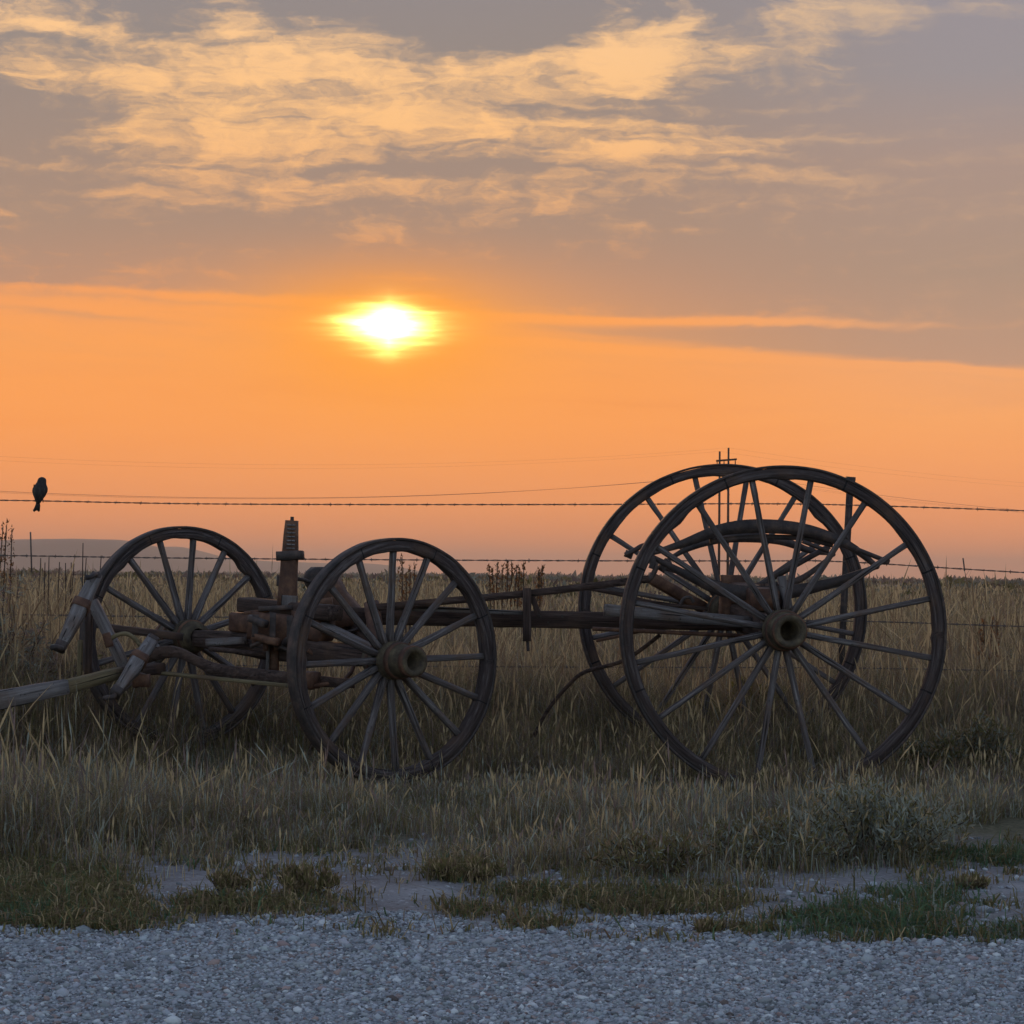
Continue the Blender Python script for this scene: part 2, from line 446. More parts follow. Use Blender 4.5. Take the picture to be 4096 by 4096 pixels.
# ------------------------------------------------------------------ gravel road in front
edge_X = np.array([-900, 0, 130, 250, 330, 430, 560, 700, 780, 900, 1010, 1150, 1300, 1450, 1600, 1720, 1800, 1932, 2900])
edge_Y = np.array([1750, 1755, 1762, 1768, 1752, 1742, 1735, 1727, 1722, 1752, 1752, 1738, 1728, 1740, 1775, 1782, 1770, 1758, 1755])
def px_ground(X, Y):
    d = (FX[None] + RX[None] * ((np.asarray(X)[:, None] * 2.12 - 2048) / F) - UX[None] * ((np.asarray(Y)[:, None] * 2.12 - 2048) / F))
    t = -CAM_H / d[:, 2]
    return d[:, 0] * t, d[:, 1] * t
ex, ey = px_ground(edge_X, edge_Y)
def road_edge(x):
    return np.interp(x, ex, ey) + 0.16 * (fbm(np.asarray(x) * 2.2, np.asarray(x) * 0 + 3.3, 21, 4) - 0.5)
rx = np.array([-60, -30, -15, -8, -5] + list(np.arange(-4, 4.01, 0.06)) + [5, 8, 15, 30, 60])
rows = np.array([0] + list(np.linspace(0.55, 1.0, 40)))
Y0 = -9.0
re = road_edge(rx)
RXg = np.repeat(rx[None], len(rows), 0)
RYg = Y0 + (re[None] - Y0) * rows[:, None]
RZg = terrain(RXg, RYg) + 0.006
ii = np.arange(RXg.size).reshape(RXg.shape)
quads = np.stack([ii[:-1, :-1], ii[:-1, 1:], ii[1:, 1:], ii[1:, :-1]], -1).reshape(-1, 4)
m_grav, n = new_mat('gravel_fines')
p_ = geo_co(n)
f1 = n.noise(p_, 2.2, 5.0, 0.6); f2 = n.noise(p_, 120.0, 3.0, 0.6); f3 = n.noise(p_, 38.0, 4.0, .6)
c1 = n.ramp(f3, [(0.30, (0.17, 0.16, 0.165)), (0.5, (0.27, 0.26, 0.265)), (0.72, (0.38, 0.37, 0.375))])
c1 = n.mix(n.sstep(f1, .45, .65), c1, n.mix(.65, c1, (0.20, 0.165, 0.15)))
f5 = n.noise(n.v('MULTIPLY', p_, (14, 34, 1)), 1.0, 4.0, .65)
c1 = n.mix(n.sstep(f5, .60, .68), c1, (0.085, 0.06, 0.055))                  # scraps of dead leaf and damp soil
finish(n, principled(n, c1, 0.95, 0.2, normal=bump(n, n.m('ADD', f2, f3), 1.0, 0.012)))
road = link('gravel_road', np_mesh('gravel_road', np.stack([RXg, RYg, RZg], -1).reshape(-1, 3), [quads], smooth=True), m_grav)
tag(road, kind='structure')

# stones of the gravel: real pebbles, one object of stuff
def ico():
    bm = bmesh.new(); bmesh.ops.create_icosphere(bm, subdivisions=1, radius=1.0)
    v = np.array([p.co[:] for p in bm.verts]); f = np.array([[q.index for q in t.verts] for t in bm.faces]); bm.free()
    return v, f
ICO_V, ICO_F = ico()
def pebble_mesh(name, x, y, z, r, tint, rng):
    N = len(x)
    sc = np.stack([r * rng.uniform(.8, 1.5, N), r * rng.uniform(.7, 1.2, N), r * rng.uniform(.45, .9, N)], -1)
    jit = 1 + rng.uniform(-.28, .28, (N, len(ICO_V)))
    v = ICO_V[None] * jit[..., None] * sc[:, None]
    a = rng.uniform(0, 6.283, N); ca, sa = np.cos(a)[:, None], np.sin(a)[:, None]
    vx = v[..., 0] * ca - v[..., 1] * sa; vy = v[..., 0] * sa + v[..., 1] * ca
    tl = rng.uniform(-.5, .5, N)[:, None]
    v = np.stack([vx + x[:, None], vy + y[:, None], v[..., 2] + vx * tl * .5 + z[:, None] + sc[:, 2:3] * .25], -1).reshape(-1, 3)
    f = (ICO_F[None] + (np.arange(N) * len(ICO_V))[:, None, None]).reshape(-1, 3)
    return np_mesh(name, v, [f], {'tint': np.repeat(tint, len(ICO_V), 0)})
m_peb, n = new_mat('pebble_stone')
at = n.new('ShaderNodeAttribute', attribute_name='tint')
f2 = n.noise(geo_co(n), 150.0, 3.0, .6)
finish(n, principled(n, n.mix(n.m('MULTIPLY', f2, .35), at.outputs['Color'], (0.12, 0.11, 0.11)), 0.85, 0.3))
def stone_tint(N, rng):
    k = rng.uniform(.22, .41, N)
    t = np.stack([k * rng.uniform(.96, 1.04, N), k * rng.uniform(.95, 1.0, N), k * rng.uniform(.95, 1.05, N)], -1)
    br = rng.random(N) < .09
    t[br] = t[br] * np.array([.85, .6, .52])
    dk = rng.random(N) < .17
    t[dk] *= .4
    wh = rng.random(N) < .05
    t[wh] = np.array([.60, .58, .57]) * rng.uniform(.8, 1, (wh.sum(), 1))
    return t
rg = np.random.default_rng(5)
N = 190000
x = rg.uniform(-2.6, 2.6, N); y = rg.uniform(4.6, 7.6, N)
keep = (y < road_edge(x) + .05 * rg.standard_normal(N)) & (np.abs(x) < .21 * y + 1.0)
keep &= (vnoise(x * 5, y * 6, 9) * .4 + fbm(x * .9, y * 3.2, 19, 3) * .8 + rg.random(N) * .45) > .56
x, y = x[keep], y[keep]
r = np.clip(np.exp(rg.normal(math.log(.0036), .45, len(x))), .0018, .017)
gravel = link('gravel_stones', pebble_mesh('gravel_stones', x, y, terrain(x, y) + .006, r, stone_tint(len(x), rg), rg), m_peb)
tag(gravel, 'loose grey gravel stones covering the road along the foreground', 'gravel', kind='stuff')
N = 9000
x = rg.uniform(-3, 3, N); y = rg.uniform(6.6, 9.2, N)
keep = (y > road_edge(x)) & (rg.random(N) < 1.1 - ss(y, 6.8, 9.2)) & (vnoise(x * 3, y * 3, 29) + .3 * rg.random(N) > .5)
x, y = x[keep], y[keep]
r = np.clip(np.exp(rg.normal(math.log(.0055), .5, len(x))), .0025, .022)
sto = link('verge_stones', pebble_mesh('verge_stones', x, y, terrain(x, y), r, stone_tint(len(x), rg), rg), m_peb)
tag(sto, 'scattered pale stones on the bare dirt beside the gravel road', 'stones', kind='stuff')

# ------------------------------------------------------------------ grass: numpy-built blades
def blades(x, y, z, h, w, tint, rng, lean=0.35, bend=0.5, yaw=None):
    """5 vertices a blade: foot pair, middle pair, tip"""
    N = len(x)
    a = rng.uniform(0, 6.283, N) if yaw is None else yaw
    la = rng.uniform(0, 6.283, N)
    l1 = h * np.abs(rng.normal(0, lean, N)); l2 = l1 * (1 + bend) + h * np.abs(rng.normal(0, lean * bend, N))
    wx, wy = np.cos(a) * w * .5, np.sin(a) * w * .5
    dxm, dym = np.cos(la) * l1 * .5, np.sin(la) * l1 * .5
    dxt, dyt = np.cos(la) * l2, np.sin(la) * l2
    hm = h * .55; ht = np.maximum(h * 1.0 - .25 * l2, h * .5)
    v = np.empty((N, 5, 3))
    v[:, 0] = np.stack([x - wx, y - wy, z - .01], -1); v[:, 1] = np.stack([x + wx, y + wy, z - .01], -1)
    v[:, 2] = np.stack([x + dxm + wx * .8, y + dym + wy * .8, z + hm], -1)
    v[:, 3] = np.stack([x + dxm - wx * .8, y + dym - wy * .8, z + hm], -1)
    v[:, 4] = np.stack([x + dxt, y + dyt, z + ht], -1)
    b = (np.arange(N) * 5)[:, None]
    q = b + np.array([[0, 1, 2, 3]]); t = b + np.array([[3, 2, 4]])
    return v.reshape(-1, 3), q, t, np.repeat(tint, 5, 0)
def heads(x, y, z, h, w, tint, rng, lean=.3):
    """seed-bearing stalk: thin stem and a spindle-shaped head"""
    N = len(x)
    a = rng.uniform(0, 6.283, N); la = rng.uniform(0, 6.283, N); l = h * np.abs(rng.normal(0, lean, N))
    cx, cy = np.cos(a), np.sin(a); tx, ty = np.cos(la) * l, np.sin(la) * l
    s = w * .35; hw = w * 1.3
    lev = [(0, s), (.72, s * .8), (.84, hw), (1.0, 0)]
    v = np.empty((N, 7, 3)); k = 0
    for f, ww in lev:
        px = x + tx * f ** 1.8; py = y + ty * f ** 1.8; pz = z + h * f - .2 * l * f * f
        if f < 1:
            v[:, k] = np.stack([px - cx * ww * .5, py - cy * ww * .5, pz], -1); v[:, k + 1] = np.stack([px + cx * ww * .5, py + cy * ww * .5, pz], -1); k += 2
        else: v[:, k] = np.stack([px, py, pz], -1)
    b = (np.arange(N) * 7)[:, None]
    q = np.concatenate([b + np.array([[0, 1, 3, 2]]), b + np.array([[2, 3, 5, 4]])]); t = b + np.array([[4, 5, 6]])
    return v.reshape(-1, 3), q, t, np.repeat(tint, 7, 0)
def join(parts):
    V, Q, T, C = [], [], [], []; o = 0
    for v, q, t, c in parts:
        V.append(v); Q.append(q + o); T.append(t + o); C.append(c); o += len(v)
    return np.concatenate(V), [np.concatenate(Q), np.concatenate(T)], {'tint': np.concatenate(C)}
STRAW = np.array([.37, .265, .145]); OLIVE = np.array([.145, .118, .05]); BROWN = np.array([.19, .125, .075])
SAGE = np.array([.235, .23, .18]); GREEN = np.array([.085, .125, .065]); PURP = np.array([.19, .13, .11])
def palette(N, rng, cols, wts, var=.28):
    wts = np.array(wts, float)
    if wts.ndim == 1: wts = np.repeat(wts[None], N, 0)
    wts = np.cumsum(wts / wts.sum(1, keepdims=True), 1)
    k = (rng.random(N)[:, None] > wts).sum(1)
    c = np.array(cols)[np.clip(k, 0, len(cols) - 1)]
    return c * rng.uniform(1 - var, 1 + var, (N, 1))
def scatter(rng, y0, y1, dens, margin=1.0):
    A = (2 * (.215 * y1 + margin)) * (y1 - y0)
    N = int(A * dens)
    y = rng.uniform(y0, y1, N); x = rng.uniform(-1, 1, N) * (.215 * y1 + margin)
    k = np.abs(x) < .215 * y + margin
    return x[k], y[k]

tb_X = [-700, 0, 150, 230, 330, 450, 800, 870, 1000, 1200, 1400, 1600, 1740, 1790, 1932, 2700]
tb_Y = [1640, 1640, 1640, 1622, 1612, 1600, 1603, 1640, 1652, 1668, 1672, 1660, 1640, 1560, 1555, 1560]
g = np.random.default_rng(3)
# tall dry verge grass between the road and the wagon
x, y = scatter(g, 7.6, 11.3, 8000)
z = terrain(x, y); X, Y = to_px(x, y, z)
bound = np.interp(X, tb_X, tb_Y) + 34 * (fbm(x * 2.5, y * 2.5, 31, 3) - .5) * 2
cl = fbm(x * 3.2, y * 3.2, 41, 3); cl2 = fbm(x * 1.1 + 4, y * 1.1, 43, 3)
keep = ((Y < bound) | ((g.random(len(x)) < .06 * ss(cl2, .42, .6)) & (Y < bound + 60))) & (g.random(len(x)) < .14 + 1.5 * ss(cl, .40, .66))
x, y, z, X, Y, cl, cl2, bound = [a[keep] for a in (x, y, z, X, Y, cl, cl2, bound)]
front_h = .050 + .085 * ss(Y, 1500, 1585) * (1 - .45 * ss(X, 480, 900)) + .035 * ss(-X, -420, -150) * ss(Y, 1470, 1600)
front_h = np.where(Y > 1560, front_h * (.45 + .55 * ss(bound - Y, -5, 35)), front_h)
h = front_h * (.25 + 1.6 * cl) * np.exp(g.normal(0, .28, len(x)))
h = np.clip(h, .03, .42)
wt = np.stack([.16 + .55 * ss(cl2, .47, .65), .8 + .0 * cl2 + .5 * ss(-cl2, -.5, -.3), .45 + 0 * cl2, .55 + .5 * ss(X, 1100, 1600), .5 + 0 * cl2], -1)
tint = palette(len(x), g, [STRAW, OLIVE * 1.15, BROWN * 1.1, SAGE * 1.25, PURP * 1.15], wt)
b1 = blades(x, y, z, h, g.uniform(.0020, .0042, len(x)), tint, g, .50, .8)
s = g.random(len(x)) < .10
b2 = heads(x[s], y[s], z[s], h[s] * g.uniform(1.15, 1.6, s.sum()), g.uniform(.004, .007, s.sum()), palette(s.sum(), g, [STRAW, SAGE, PURP], [.6, .25, .25]), g)
V, Fs, At = join([b1, b2])
tag(link('verge_grass', np_mesh('verge_grass', V, Fs, At), BLADE), 'tall dry olive and straw grass between the gravel road and the wagon', 'grass', kind='stuff')

# thicker grass round the wheels and up to the fence
x, y = scatter(g, 11.0, 15.0, 4800)
z = terrain(x, y); X, Y = to_px(x, y, z)
cl = fbm(x * 2.2, y * 2.2, 51, 3); cl2 = fbm(x * .8 + 4, y * .8, 53, 3)
keep = g.random(len(x)) < .2 + 1.5 * ss(cl, .36, .6)
x, y, z, X, Y, cl, cl2 = [a[keep] for a in (x, y, z, X, Y, cl, cl2)]
hh = .085 + .06 * ss(y, 11.5, 12.0) + .14 * ss(y, 12.0, 13.8) + .07 * ss(-X, -480, -380) * ss(y, 11.5, 12.1) + .09 * ss(-X, -330, 0) * ss(y, 11.2, 12.5)
h = np.clip(hh * (.3 + 1.5 * cl) * np.exp(g.normal(0, .3, len(x))), .04, .62)
wt = np.stack([.14 + .4 * ss(cl2, .45, .65), .75 + .0 * cl2, .65 + 0 * cl2, .18 + 0 * cl2, .5 + 0 * cl2], -1)
tint = palette(len(x), g, [STRAW, OLIVE, BROWN, SAGE, PURP], wt)
b1 = blades(x, y, z, h, g.uniform(.0025, .005, len(x)), tint, g, .42, .7)
s = g.random(len(x)) < .08
b2 = heads(x[s], y[s], z[s], h[s] * g.uniform(1.1, 1.5, s.sum()), g.uniform(.005, .009, s.sum()), palette(s.sum(), g, [STRAW, BROWN], [.6, .4]), g)
V, Fs, At = join([b1, b2])
tag(link('fence_grass', np_mesh('fence_grass', V, Fs, At), BLADE), 'dense brown grass growing round the wagon wheels and under the fence', 'grass', kind='stuff')

# prairie beyond the fence
parts = []
for (y0, y1, dens, wmin, wmax, hh) in ((15, 24, 1500, .004, .008, .31), (24, 42, 480, .007, .014, .33), (42, 90, 110, .014, .032, .32), (90, 200, 16, .04, .09, .32)):
    x, y = scatter(g, y0, y1, dens, 2.0 + y0 * .03)
    z = terrain(x, y)
    cl = fbm(x * .9 * 15 / y0, y * .5 * 15 / y0, 61, 3); cl2 = fbm(x * .25, y * .12, 63, 3)
    keep = g.random(len(x)) < .25 + 1.4 * ss(cl, .35, .6)
    x, y, z, cl, cl2 = [a[keep] for a in (x, y, z, cl, cl2)]
    h = np.clip(hh * (.30 + 1.4 * cl) * np.exp(g.normal(0, .28, len(x))), .08, .85)
    wt = np.stack([  .22 + .5 * ss(cl2, .45, .6), .62 + 0 * cl2, .75 + 0 * cl2, .18 + .3 * ss(y, 30, 90), .5 + .4 * ss(y, 25, 80)], -1)
    tint = palette(len(x), g, [STRAW, OLIVE, BROWN, SAGE, PURP], wt)
    parts.append(blades(x, y, z, h, g.uniform(wmin, wmax, len(x)), tint, g, .36, .7))
    s = g.random(len(x)) < .12
    parts.append(heads(x[s], y[s], z[s], h[s] * g.uniform(1.05, 1.4, s.sum()), g.uniform(wmin, wmax, s.sum()) * 1.2, palette(s.sum(), g, [STRAW, BROWN], [.7, .3]), g))
V, Fs, At = join(parts)
tag(link('prairie_grass', np_mesh('prairie_grass', V, Fs, At), BLADE), 'golden brown prairie grass filling the plain beyond the barbed wire', 'grass', kind='stuff')

# low scrub far out on the plain
def scrub(cx, cy, cz, r, h, n_leaf, tint, rng):
    N = len(cx)
    u = rng.normal(0, 1, (N, n_leaf, 3)); u /= np.linalg.norm(u, axis=-1, keepdims=True)
    rad = rng.uniform(.35, 1.0, (N, n_leaf, 1)) ** .6
    p = u * rad; p[..., 2] = np.abs(p[..., 2])
    p = p * np.stack([r, r, h], -1)[:, None] + np.stack([cx, cy, cz], -1)[:, None]
    s = (r * .34)[:, None] * rng.uniform(.6, 1.3, (N, n_leaf))
    a = rng.normal(0, 1, (N, n_leaf, 3)); b = rng.normal(0, 1, (N, n_leaf, 3)) + np.array([0, 0, .8])
    a /= np.linalg.norm(a, axis=-1, keepdims=True); b /= np.linalg.norm(b, axis=-1, keepdims=True)
    v = np.stack([p - a * s[..., None] * .5, p + a * s[..., None] * .5, p + b * s[..., None]], 2).reshape(-1, 3)
    t = np.arange(len(v)).reshape(-1, 3)
    c = np.repeat(np.repeat(tint, n_leaf, 0) * rng.uniform(.7, 1.3, (N * n_leaf, 1)), 3, 0)
    return v, t, c
Vs, Ts, Cs, off = [], [], [], 0
for (y0, y1, dens, r0, r1, h0, nl) in ((30, 90, .07, .25, .6, .52, 70), (90, 300, .035, .4, 1.1, .72, 44), (300, 1200, .006, .8, 2.8, 1.1, 26), (1200, 5000, .0007, 3, 10, 2.2, 20)):
    x, y = scatter(g, y0, y1, dens, 4 + y0 * .03)
    k = fbm(x * 3 / y0 * 4, y * 1.5 / y0 * 4, 71, 3) > .45
    x, y = x[k], y[k]
    r = g.uniform(r0, r1, len(x))
    v, t, c = scrub(x, y, terrain(x, y), r, h0 * r / r1 * g.uniform(.8, 1.3, len(x)), nl, palette(len(x), g, [SAGE * .55, PURP * .6, OLIVE * .7], [.5, .35, .3]), g)
    Vs.append(v); Ts.append(t + off); Cs.append(c); off += len(v)
tag(link('sagebrush_scrub', np_mesh('sagebrush_scrub', np.concatenate(Vs), [np.concatenate(Ts)], {'tint': np.concatenate(Cs)}), BLADE),
    'low dark sagebrush scrub scattered over the plain to the horizon', 'scrub', kind='stuff')

# short green growth along the road edge
x, y = scatter(g, 6.5, 9.2, 15000, .8)
z = terrain(x, y); X, Y = to_px(x, y, z)
wob = 1 + .55 * (fbm(x * 3.5, y * 3.5, 81, 3) - .5) * 2
def ell(cx, cy, rx, ry): return 1 - np.sqrt(((X - cx) / rx) ** 2 + ((Y - cy) / ry) ** 2)
edgeY = np.interp(X, edge_X, edge_Y)
dull = np.maximum.reduce([np.where((Y < edgeY - 4) & (Y > np.interp(X, [-900, 0, 200, 260, 330], [1630, 1630, 1640, 1690, 1700])), ss(-X, -330, -220), 0) * .9,
       ell(500, 1713, 240, 26), ell(885, 1722, 75, 20), ell(1015, 1752, 105, 16), ell(1240, 1702, 260, 34), ell(1010, 1690, 120, 24), ell(880, 1640, 90, 30), ell(1400, 1758, 110, 12)])
viv = np.maximum.reduce([ell(1660, 1740, 240, 42), ell(1740, 1700, 130, 26), ell(1880, 1622, 120, 24), ell(1540, 1762, 140, 16), ell(30, 1735, 120, 20), ell(1900, 1768, 90, 26)])
fr = fbm(x * 9, y * 9, 87, 3)
kd = (dull * 1.5 * wob + 1.3 * (fr - .52) > g.random(len(x))) & (dull > -.22); kv = (viv * 1.2 * wob + 1.6 * (fr - .55) > g.random(len(x))) & (viv > -.3)
parts = []
for k, cols, wts, hm in ((kd & ~kv, [OLIVE, STRAW, BROWN, GREEN], [.75, .3, .35, .15], .034), (kv, [GREEN, OLIVE, SAGE, BROWN], [.75, .4, .15, .1], .032)):
    n_ = int(k.sum())
    parts.append(blades(x[k], y[k], z[k], np.clip(hm * np.exp(g.normal(0, .45, n_)), .012, .11), g.uniform(.003, .007, n_), palette(n_, g, cols, wts), g, .7, .8))
V, Fs, At = join(parts)
tag(link('roadside_weeds', np_mesh('roadside_weeds', V, Fs, At), BLADE), 'short green and olive weeds creeping over the edge of the gravel', 'weeds', kind='stuff')

# ------------------------------------------------------------------ hills at the left of the horizon
m_hill, n = new_mat('hill_scrub')
f1 = n.noise(n.v('MULTIPLY', geo_co(n), (.004, .004, .012)), 1.0, 6.0, .6)
finish(n, principled(n, n.ramp(f1, [(.3, (.07, .06, .05)), (.6, (.12, .10, .085))]), .95, .1))
def hill(prof, Yd, depth, seed):
    pxs = np.array([p[0] for p in prof], float); pys = np.array([p[1] for p in prof], float)
    xx = np.linspace(pxs[0], pxs[-1], 160)
    yy = np.interp(xx, pxs, pys)
    k = np.ones(9) / 9; yy = np.convolve(np.pad(yy, 4, mode='edge'), k, mode='valid')
    ridge = [P(a, b, Yd) for a, b in zip(xx, yy)]
    rx_ = np.array([p.x for p in ridge]); rz_ = np.array([max(p.z, -6) for p in ridge])
    rz_ = rz_ * (1 + .05 * (fbm(rx_ * .012, rx_ * 0, seed, 4) - .5))
    tt = np.linspace(-1, 1, 25); cs = np.cos(tt * math.pi / 2) ** 1.4
    HX = np.repeat(rx_[None], 25, 0); HY = Yd + tt[:, None] * depth + 0 * HX
    HZ = -8 + (rz_[None] + 8) * cs[:, None] * (1 + .22 * (fbm(HX * .006, HY * .006, seed + 3, 4) - .5) * (1 - cs[:, None]) * 2)
    ii = np.arange(HX.size).reshape(HX.shape)
    q = np.stack([ii[:-1, :-1], ii[:-1, 1:], ii[1:, 1:], ii[1:, :-1]], -1).reshape(-1, 4)
    o = link('hill', np_mesh('hill', np.stack([HX, HY, HZ], -1).reshape(-1, 3), [q], smooth=True), m_hill)
    tag(o, kind='structure')
hill([(-1500, 2250), (-900, 2185), (-300, 2166), (0, 2162), (110, 2159), (230, 2156), (400, 2157), (520, 2158), (600, 2180), (720, 2215), (860, 2248), (1020, 2282), (1150, 2300)], 6200, 900, 91)
hill([(350, 2230), (560, 2196), (700, 2184), (760, 2192), (870, 2224), (960, 2238), (1100, 2246), (1300, 2252), (1480, 2254), (1580, 2264), (1700, 2288), (1780, 2304), (1900, 2312)], 7800, 900, 95)

# ------------------------------------------------------------------ solid-part builders
def frame_along(p0, p1, upv=Vector((0, 0, 1))):
    """matrix whose X runs from p0 to p1"""
    x_ = (p1 - p0).normalized()
    if abs(x_.dot(upv)) > .95: upv = Vector((0, 1, 0))
    y_ = upv.cross(x_).normalized(); z_ = x_.cross(y_)
    m = Matrix.Identity(4)
    for i, v in enumerate((x_, y_, z_)):
        m[0][i], m[1][i], m[2][i] = v.x, v.y, v.z
    m.translation = p0
    return m
def beam_mesh(name, L, secs, cham=.11, rough=.02, seed=0, seg=None):
    """tapering chamfered timber along X; secs = [(t, width_y, height_z, dy, dz), ...]"""
    rs = np.random.default_rng(seed + 17)
    ts = np.linspace(0, 1, seg or max(6, int(L / .07) + 2))
    ts = np.unique(np.concatenate([ts, [s[0] for s in secs]]))
    st = [s[0] for s in secs]
    f = lambda k: np.interp(ts, st, [s[k] if len(s) > k else 0 for s in secs])
    wy, hz, oy, oz = f(1) / 2, f(2) / 2, f(3), f(4)
    ring = np.array([(1, -1 + cham * 2), (1, 1 - cham * 2), (1 - cham * 2, 1), (-1 + cham * 2, 1), (-1, 1 - cham * 2), (-1, -1 + cham * 2), (-1 + cham * 2, -1), (1 - cham * 2, -1)])
    K = 8; n_ = len(ts)
    v = np.empty((n_, K, 3))
    v[:, :, 0] = (ts * L)[:, None]
    jit = 1 + rs.normal(0, rough, (n_, K))
    v[:, :, 1] = ring[None, :, 0] * wy[:, None] * jit + oy[:, None]
    v[:, :, 2] = ring[None, :, 1] * hz[:, None] * jit + oz[:, None]
    ii = np.arange(n_ * K).reshape(n_, K)
    q = np.stack([ii[:-1], np.roll(ii[:-1], -1, 1), np.roll(ii[1:], -1, 1), ii[1:]], -1).reshape(-1, 4)
    caps = [np.array([list(ii[0][::-1])]), np.array([list(ii[-1])])]
    return np_mesh(name, v.reshape(-1, 3), [q] + caps)
SEED = [100]
def beam(name, p0, p1, w, h, mat, parent, w1=None, h1=None, mid=None, cham=.11, rough=.025, upv=Vector((0, 0, 1))):
    SEED[0] += 1
    L = (p1 - p0).length
    secs = [(0, w, h), (1, w1 or w, h1 or h)]
    if mid: secs = [secs[0], mid, secs[1]]
    return link(name, beam_mesh(name, L, secs, cham, rough, SEED[0]), mat, parent, frame_along(p0, p1, upv))
def tube_arrays(pts, rad, K=8, closed=False):
    pts = [Vector(p) for p in pts]; n_ = len(pts)
    rad = rad if hasattr(rad, '__len__') else [rad] * n_
    V = []; ref = None
    for i, p in enumerate(pts):
        if closed: t = (pts[(i + 1) % n_] - pts[i - 1])
        else: t = pts[min(i + 1, n_ - 1)] - pts[max(i - 1, 0)]
        t.normalize()
        if ref is None:
            ref = Vector((0, 0, 1)) if abs(t.z) < .9 else Vector((1, 0, 0))
        a = (ref - t * ref.dot(t)).normalized(); b = t.cross(a); ref = a
        for k in range(K):
            an = 2 * math.pi * k / K
            V.append(p + a * (math.cos(an) * rad[i]) + b * (math.sin(an) * rad[i]))
    V = np.array([v[:] for v in V]); ii = np.arange(n_ * K).reshape(n_, K)
    jj = np.concatenate([ii, ii[:1]]) if closed else ii
    q = np.stack([jj[:-1], np.roll(jj[:-1], -1, 1), np.roll(jj[1:], -1, 1), jj[1:]], -1).reshape(-1, 4)
    F_ = [q] if closed else [q, np.array([list(ii[0][::-1])]), np.array([list(ii[-1])])]
    return V, F_
def merge(lst):
    V = []; by = {}; o = 0
    for v, fs in lst:
        V.append(v)
        for f in fs: by.setdefault(f.shape[1], []).append(f + o)
        o += len(v)
    return np.concatenate(V), [np.concatenate(f) for f in by.values()]
def spline(pts, n_=8):
    pts = [Vector(p) for p in pts]; out = []
    for i in range(len(pts) - 1):
        p0 = pts[max(i - 1, 0)]; p1 = pts[i]; p2 = pts[i + 1]; p3 = pts[min(i + 2, len(pts) - 1)]
        for k in range(n_):
            t = k / n_
            out.append(.5 * ((2 * p1) + (p2 - p0) * t + (2 * p0 - 5 * p1 + 4 * p2 - p3) * t * t + (3 * p1 - p0 - 3 * p2 + p3) * t ** 3))
    out.append(pts[-1]); return out
def tube(name, pts, rad, mat, parent=None, K=8, sm=True, base=None):
    base = Vector(base) if base is not None else Vector(pts[0])
    V, F_ = tube_arrays([Vector(p) - base for p in pts], rad, K)
    return link(name, np_mesh(name, V, F_, smooth=sm), mat, parent, Matrix.Translation(base))
def lathe_arrays(prof, K=28, wob=0.0, seed=0):
    """profile [(y, r)] turned round the Y axis"""
    rs = np.random.default_rng(seed)
    an = np.linspace(0, 2 * math.pi, K, endpoint=False)
    V = []
    for y_, r_ in prof:
        rr = r_ * (1 + rs.normal(0, wob, K))
        V.append(np.stack([np.cos(an) * rr, np.full(K, y_), np.sin(an) * rr], -1))
    V = np.concatenate(V); ii = np.arange(len(V)).reshape(len(prof), K)
    q = np.stack([ii[:-1], ii[1:], np.roll(ii[1:], -1, 1), np.roll(ii[:-1], -1, 1)], -1).reshape(-1, 4)
    return V, [q]
def strip_beam(name, pts, w, h, mat, parent, upv=None):
    """curved timber or leaf: rectangle swept along a polyline; h in the plane of the curve, w across"""
    pts = [Vector(p) for p in pts]; base = pts[0].copy(); n_ = len(pts)
    hs = h if hasattr(h, '__len__') else [h] * n_
    nrm = Vector(upv) if upv else Vector((0, 1, 0))
    V = []
    for i, p in enumerate(pts):
        t = (pts[min(i + 1, n_ - 1)] - pts[max(i - 1, 0)]).normalized()
        a = nrm.cross(t).normalized(); b = t.cross(a).normalized()
        for sy, sz in ((-1, -1), (1, -1), (1, 1), (-1, 1)):
            V.append(p - base + b * (sy * w / 2) + a * (sz * hs[i] / 2))
    V = np.array([v[:] for v in V]); ii = np.arange(n_ * 4).reshape(n_, 4)
    q = np.stack([ii[:-1], np.roll(ii[:-1], -1, 1), np.roll(ii[1:], -1, 1), ii[1:]], -1).reshape(-1, 4)
    F_ = [np.concatenate([q, ii[:1, ::-1], ii[-1:]])]
    me = np_mesh(name, V, F_)
    return link(name, me, mat, parent, Matrix.Translation(base))

# ------------------------------------------------------------------ the wagon's running gear
RL_C = P(3135, 2522, 11.25); RF_C = P(2892, 2438, 12.75)
FL_C = P(1578, 2642, 11.02); FF_C = P(726, 2545, 12.28)
root = empty('wagon_running_gear', (0.05, 11.8, 0.0))
tag(root, 'old wooden wagon running gear on four spoked wheels standing in the grass', 'wagon')

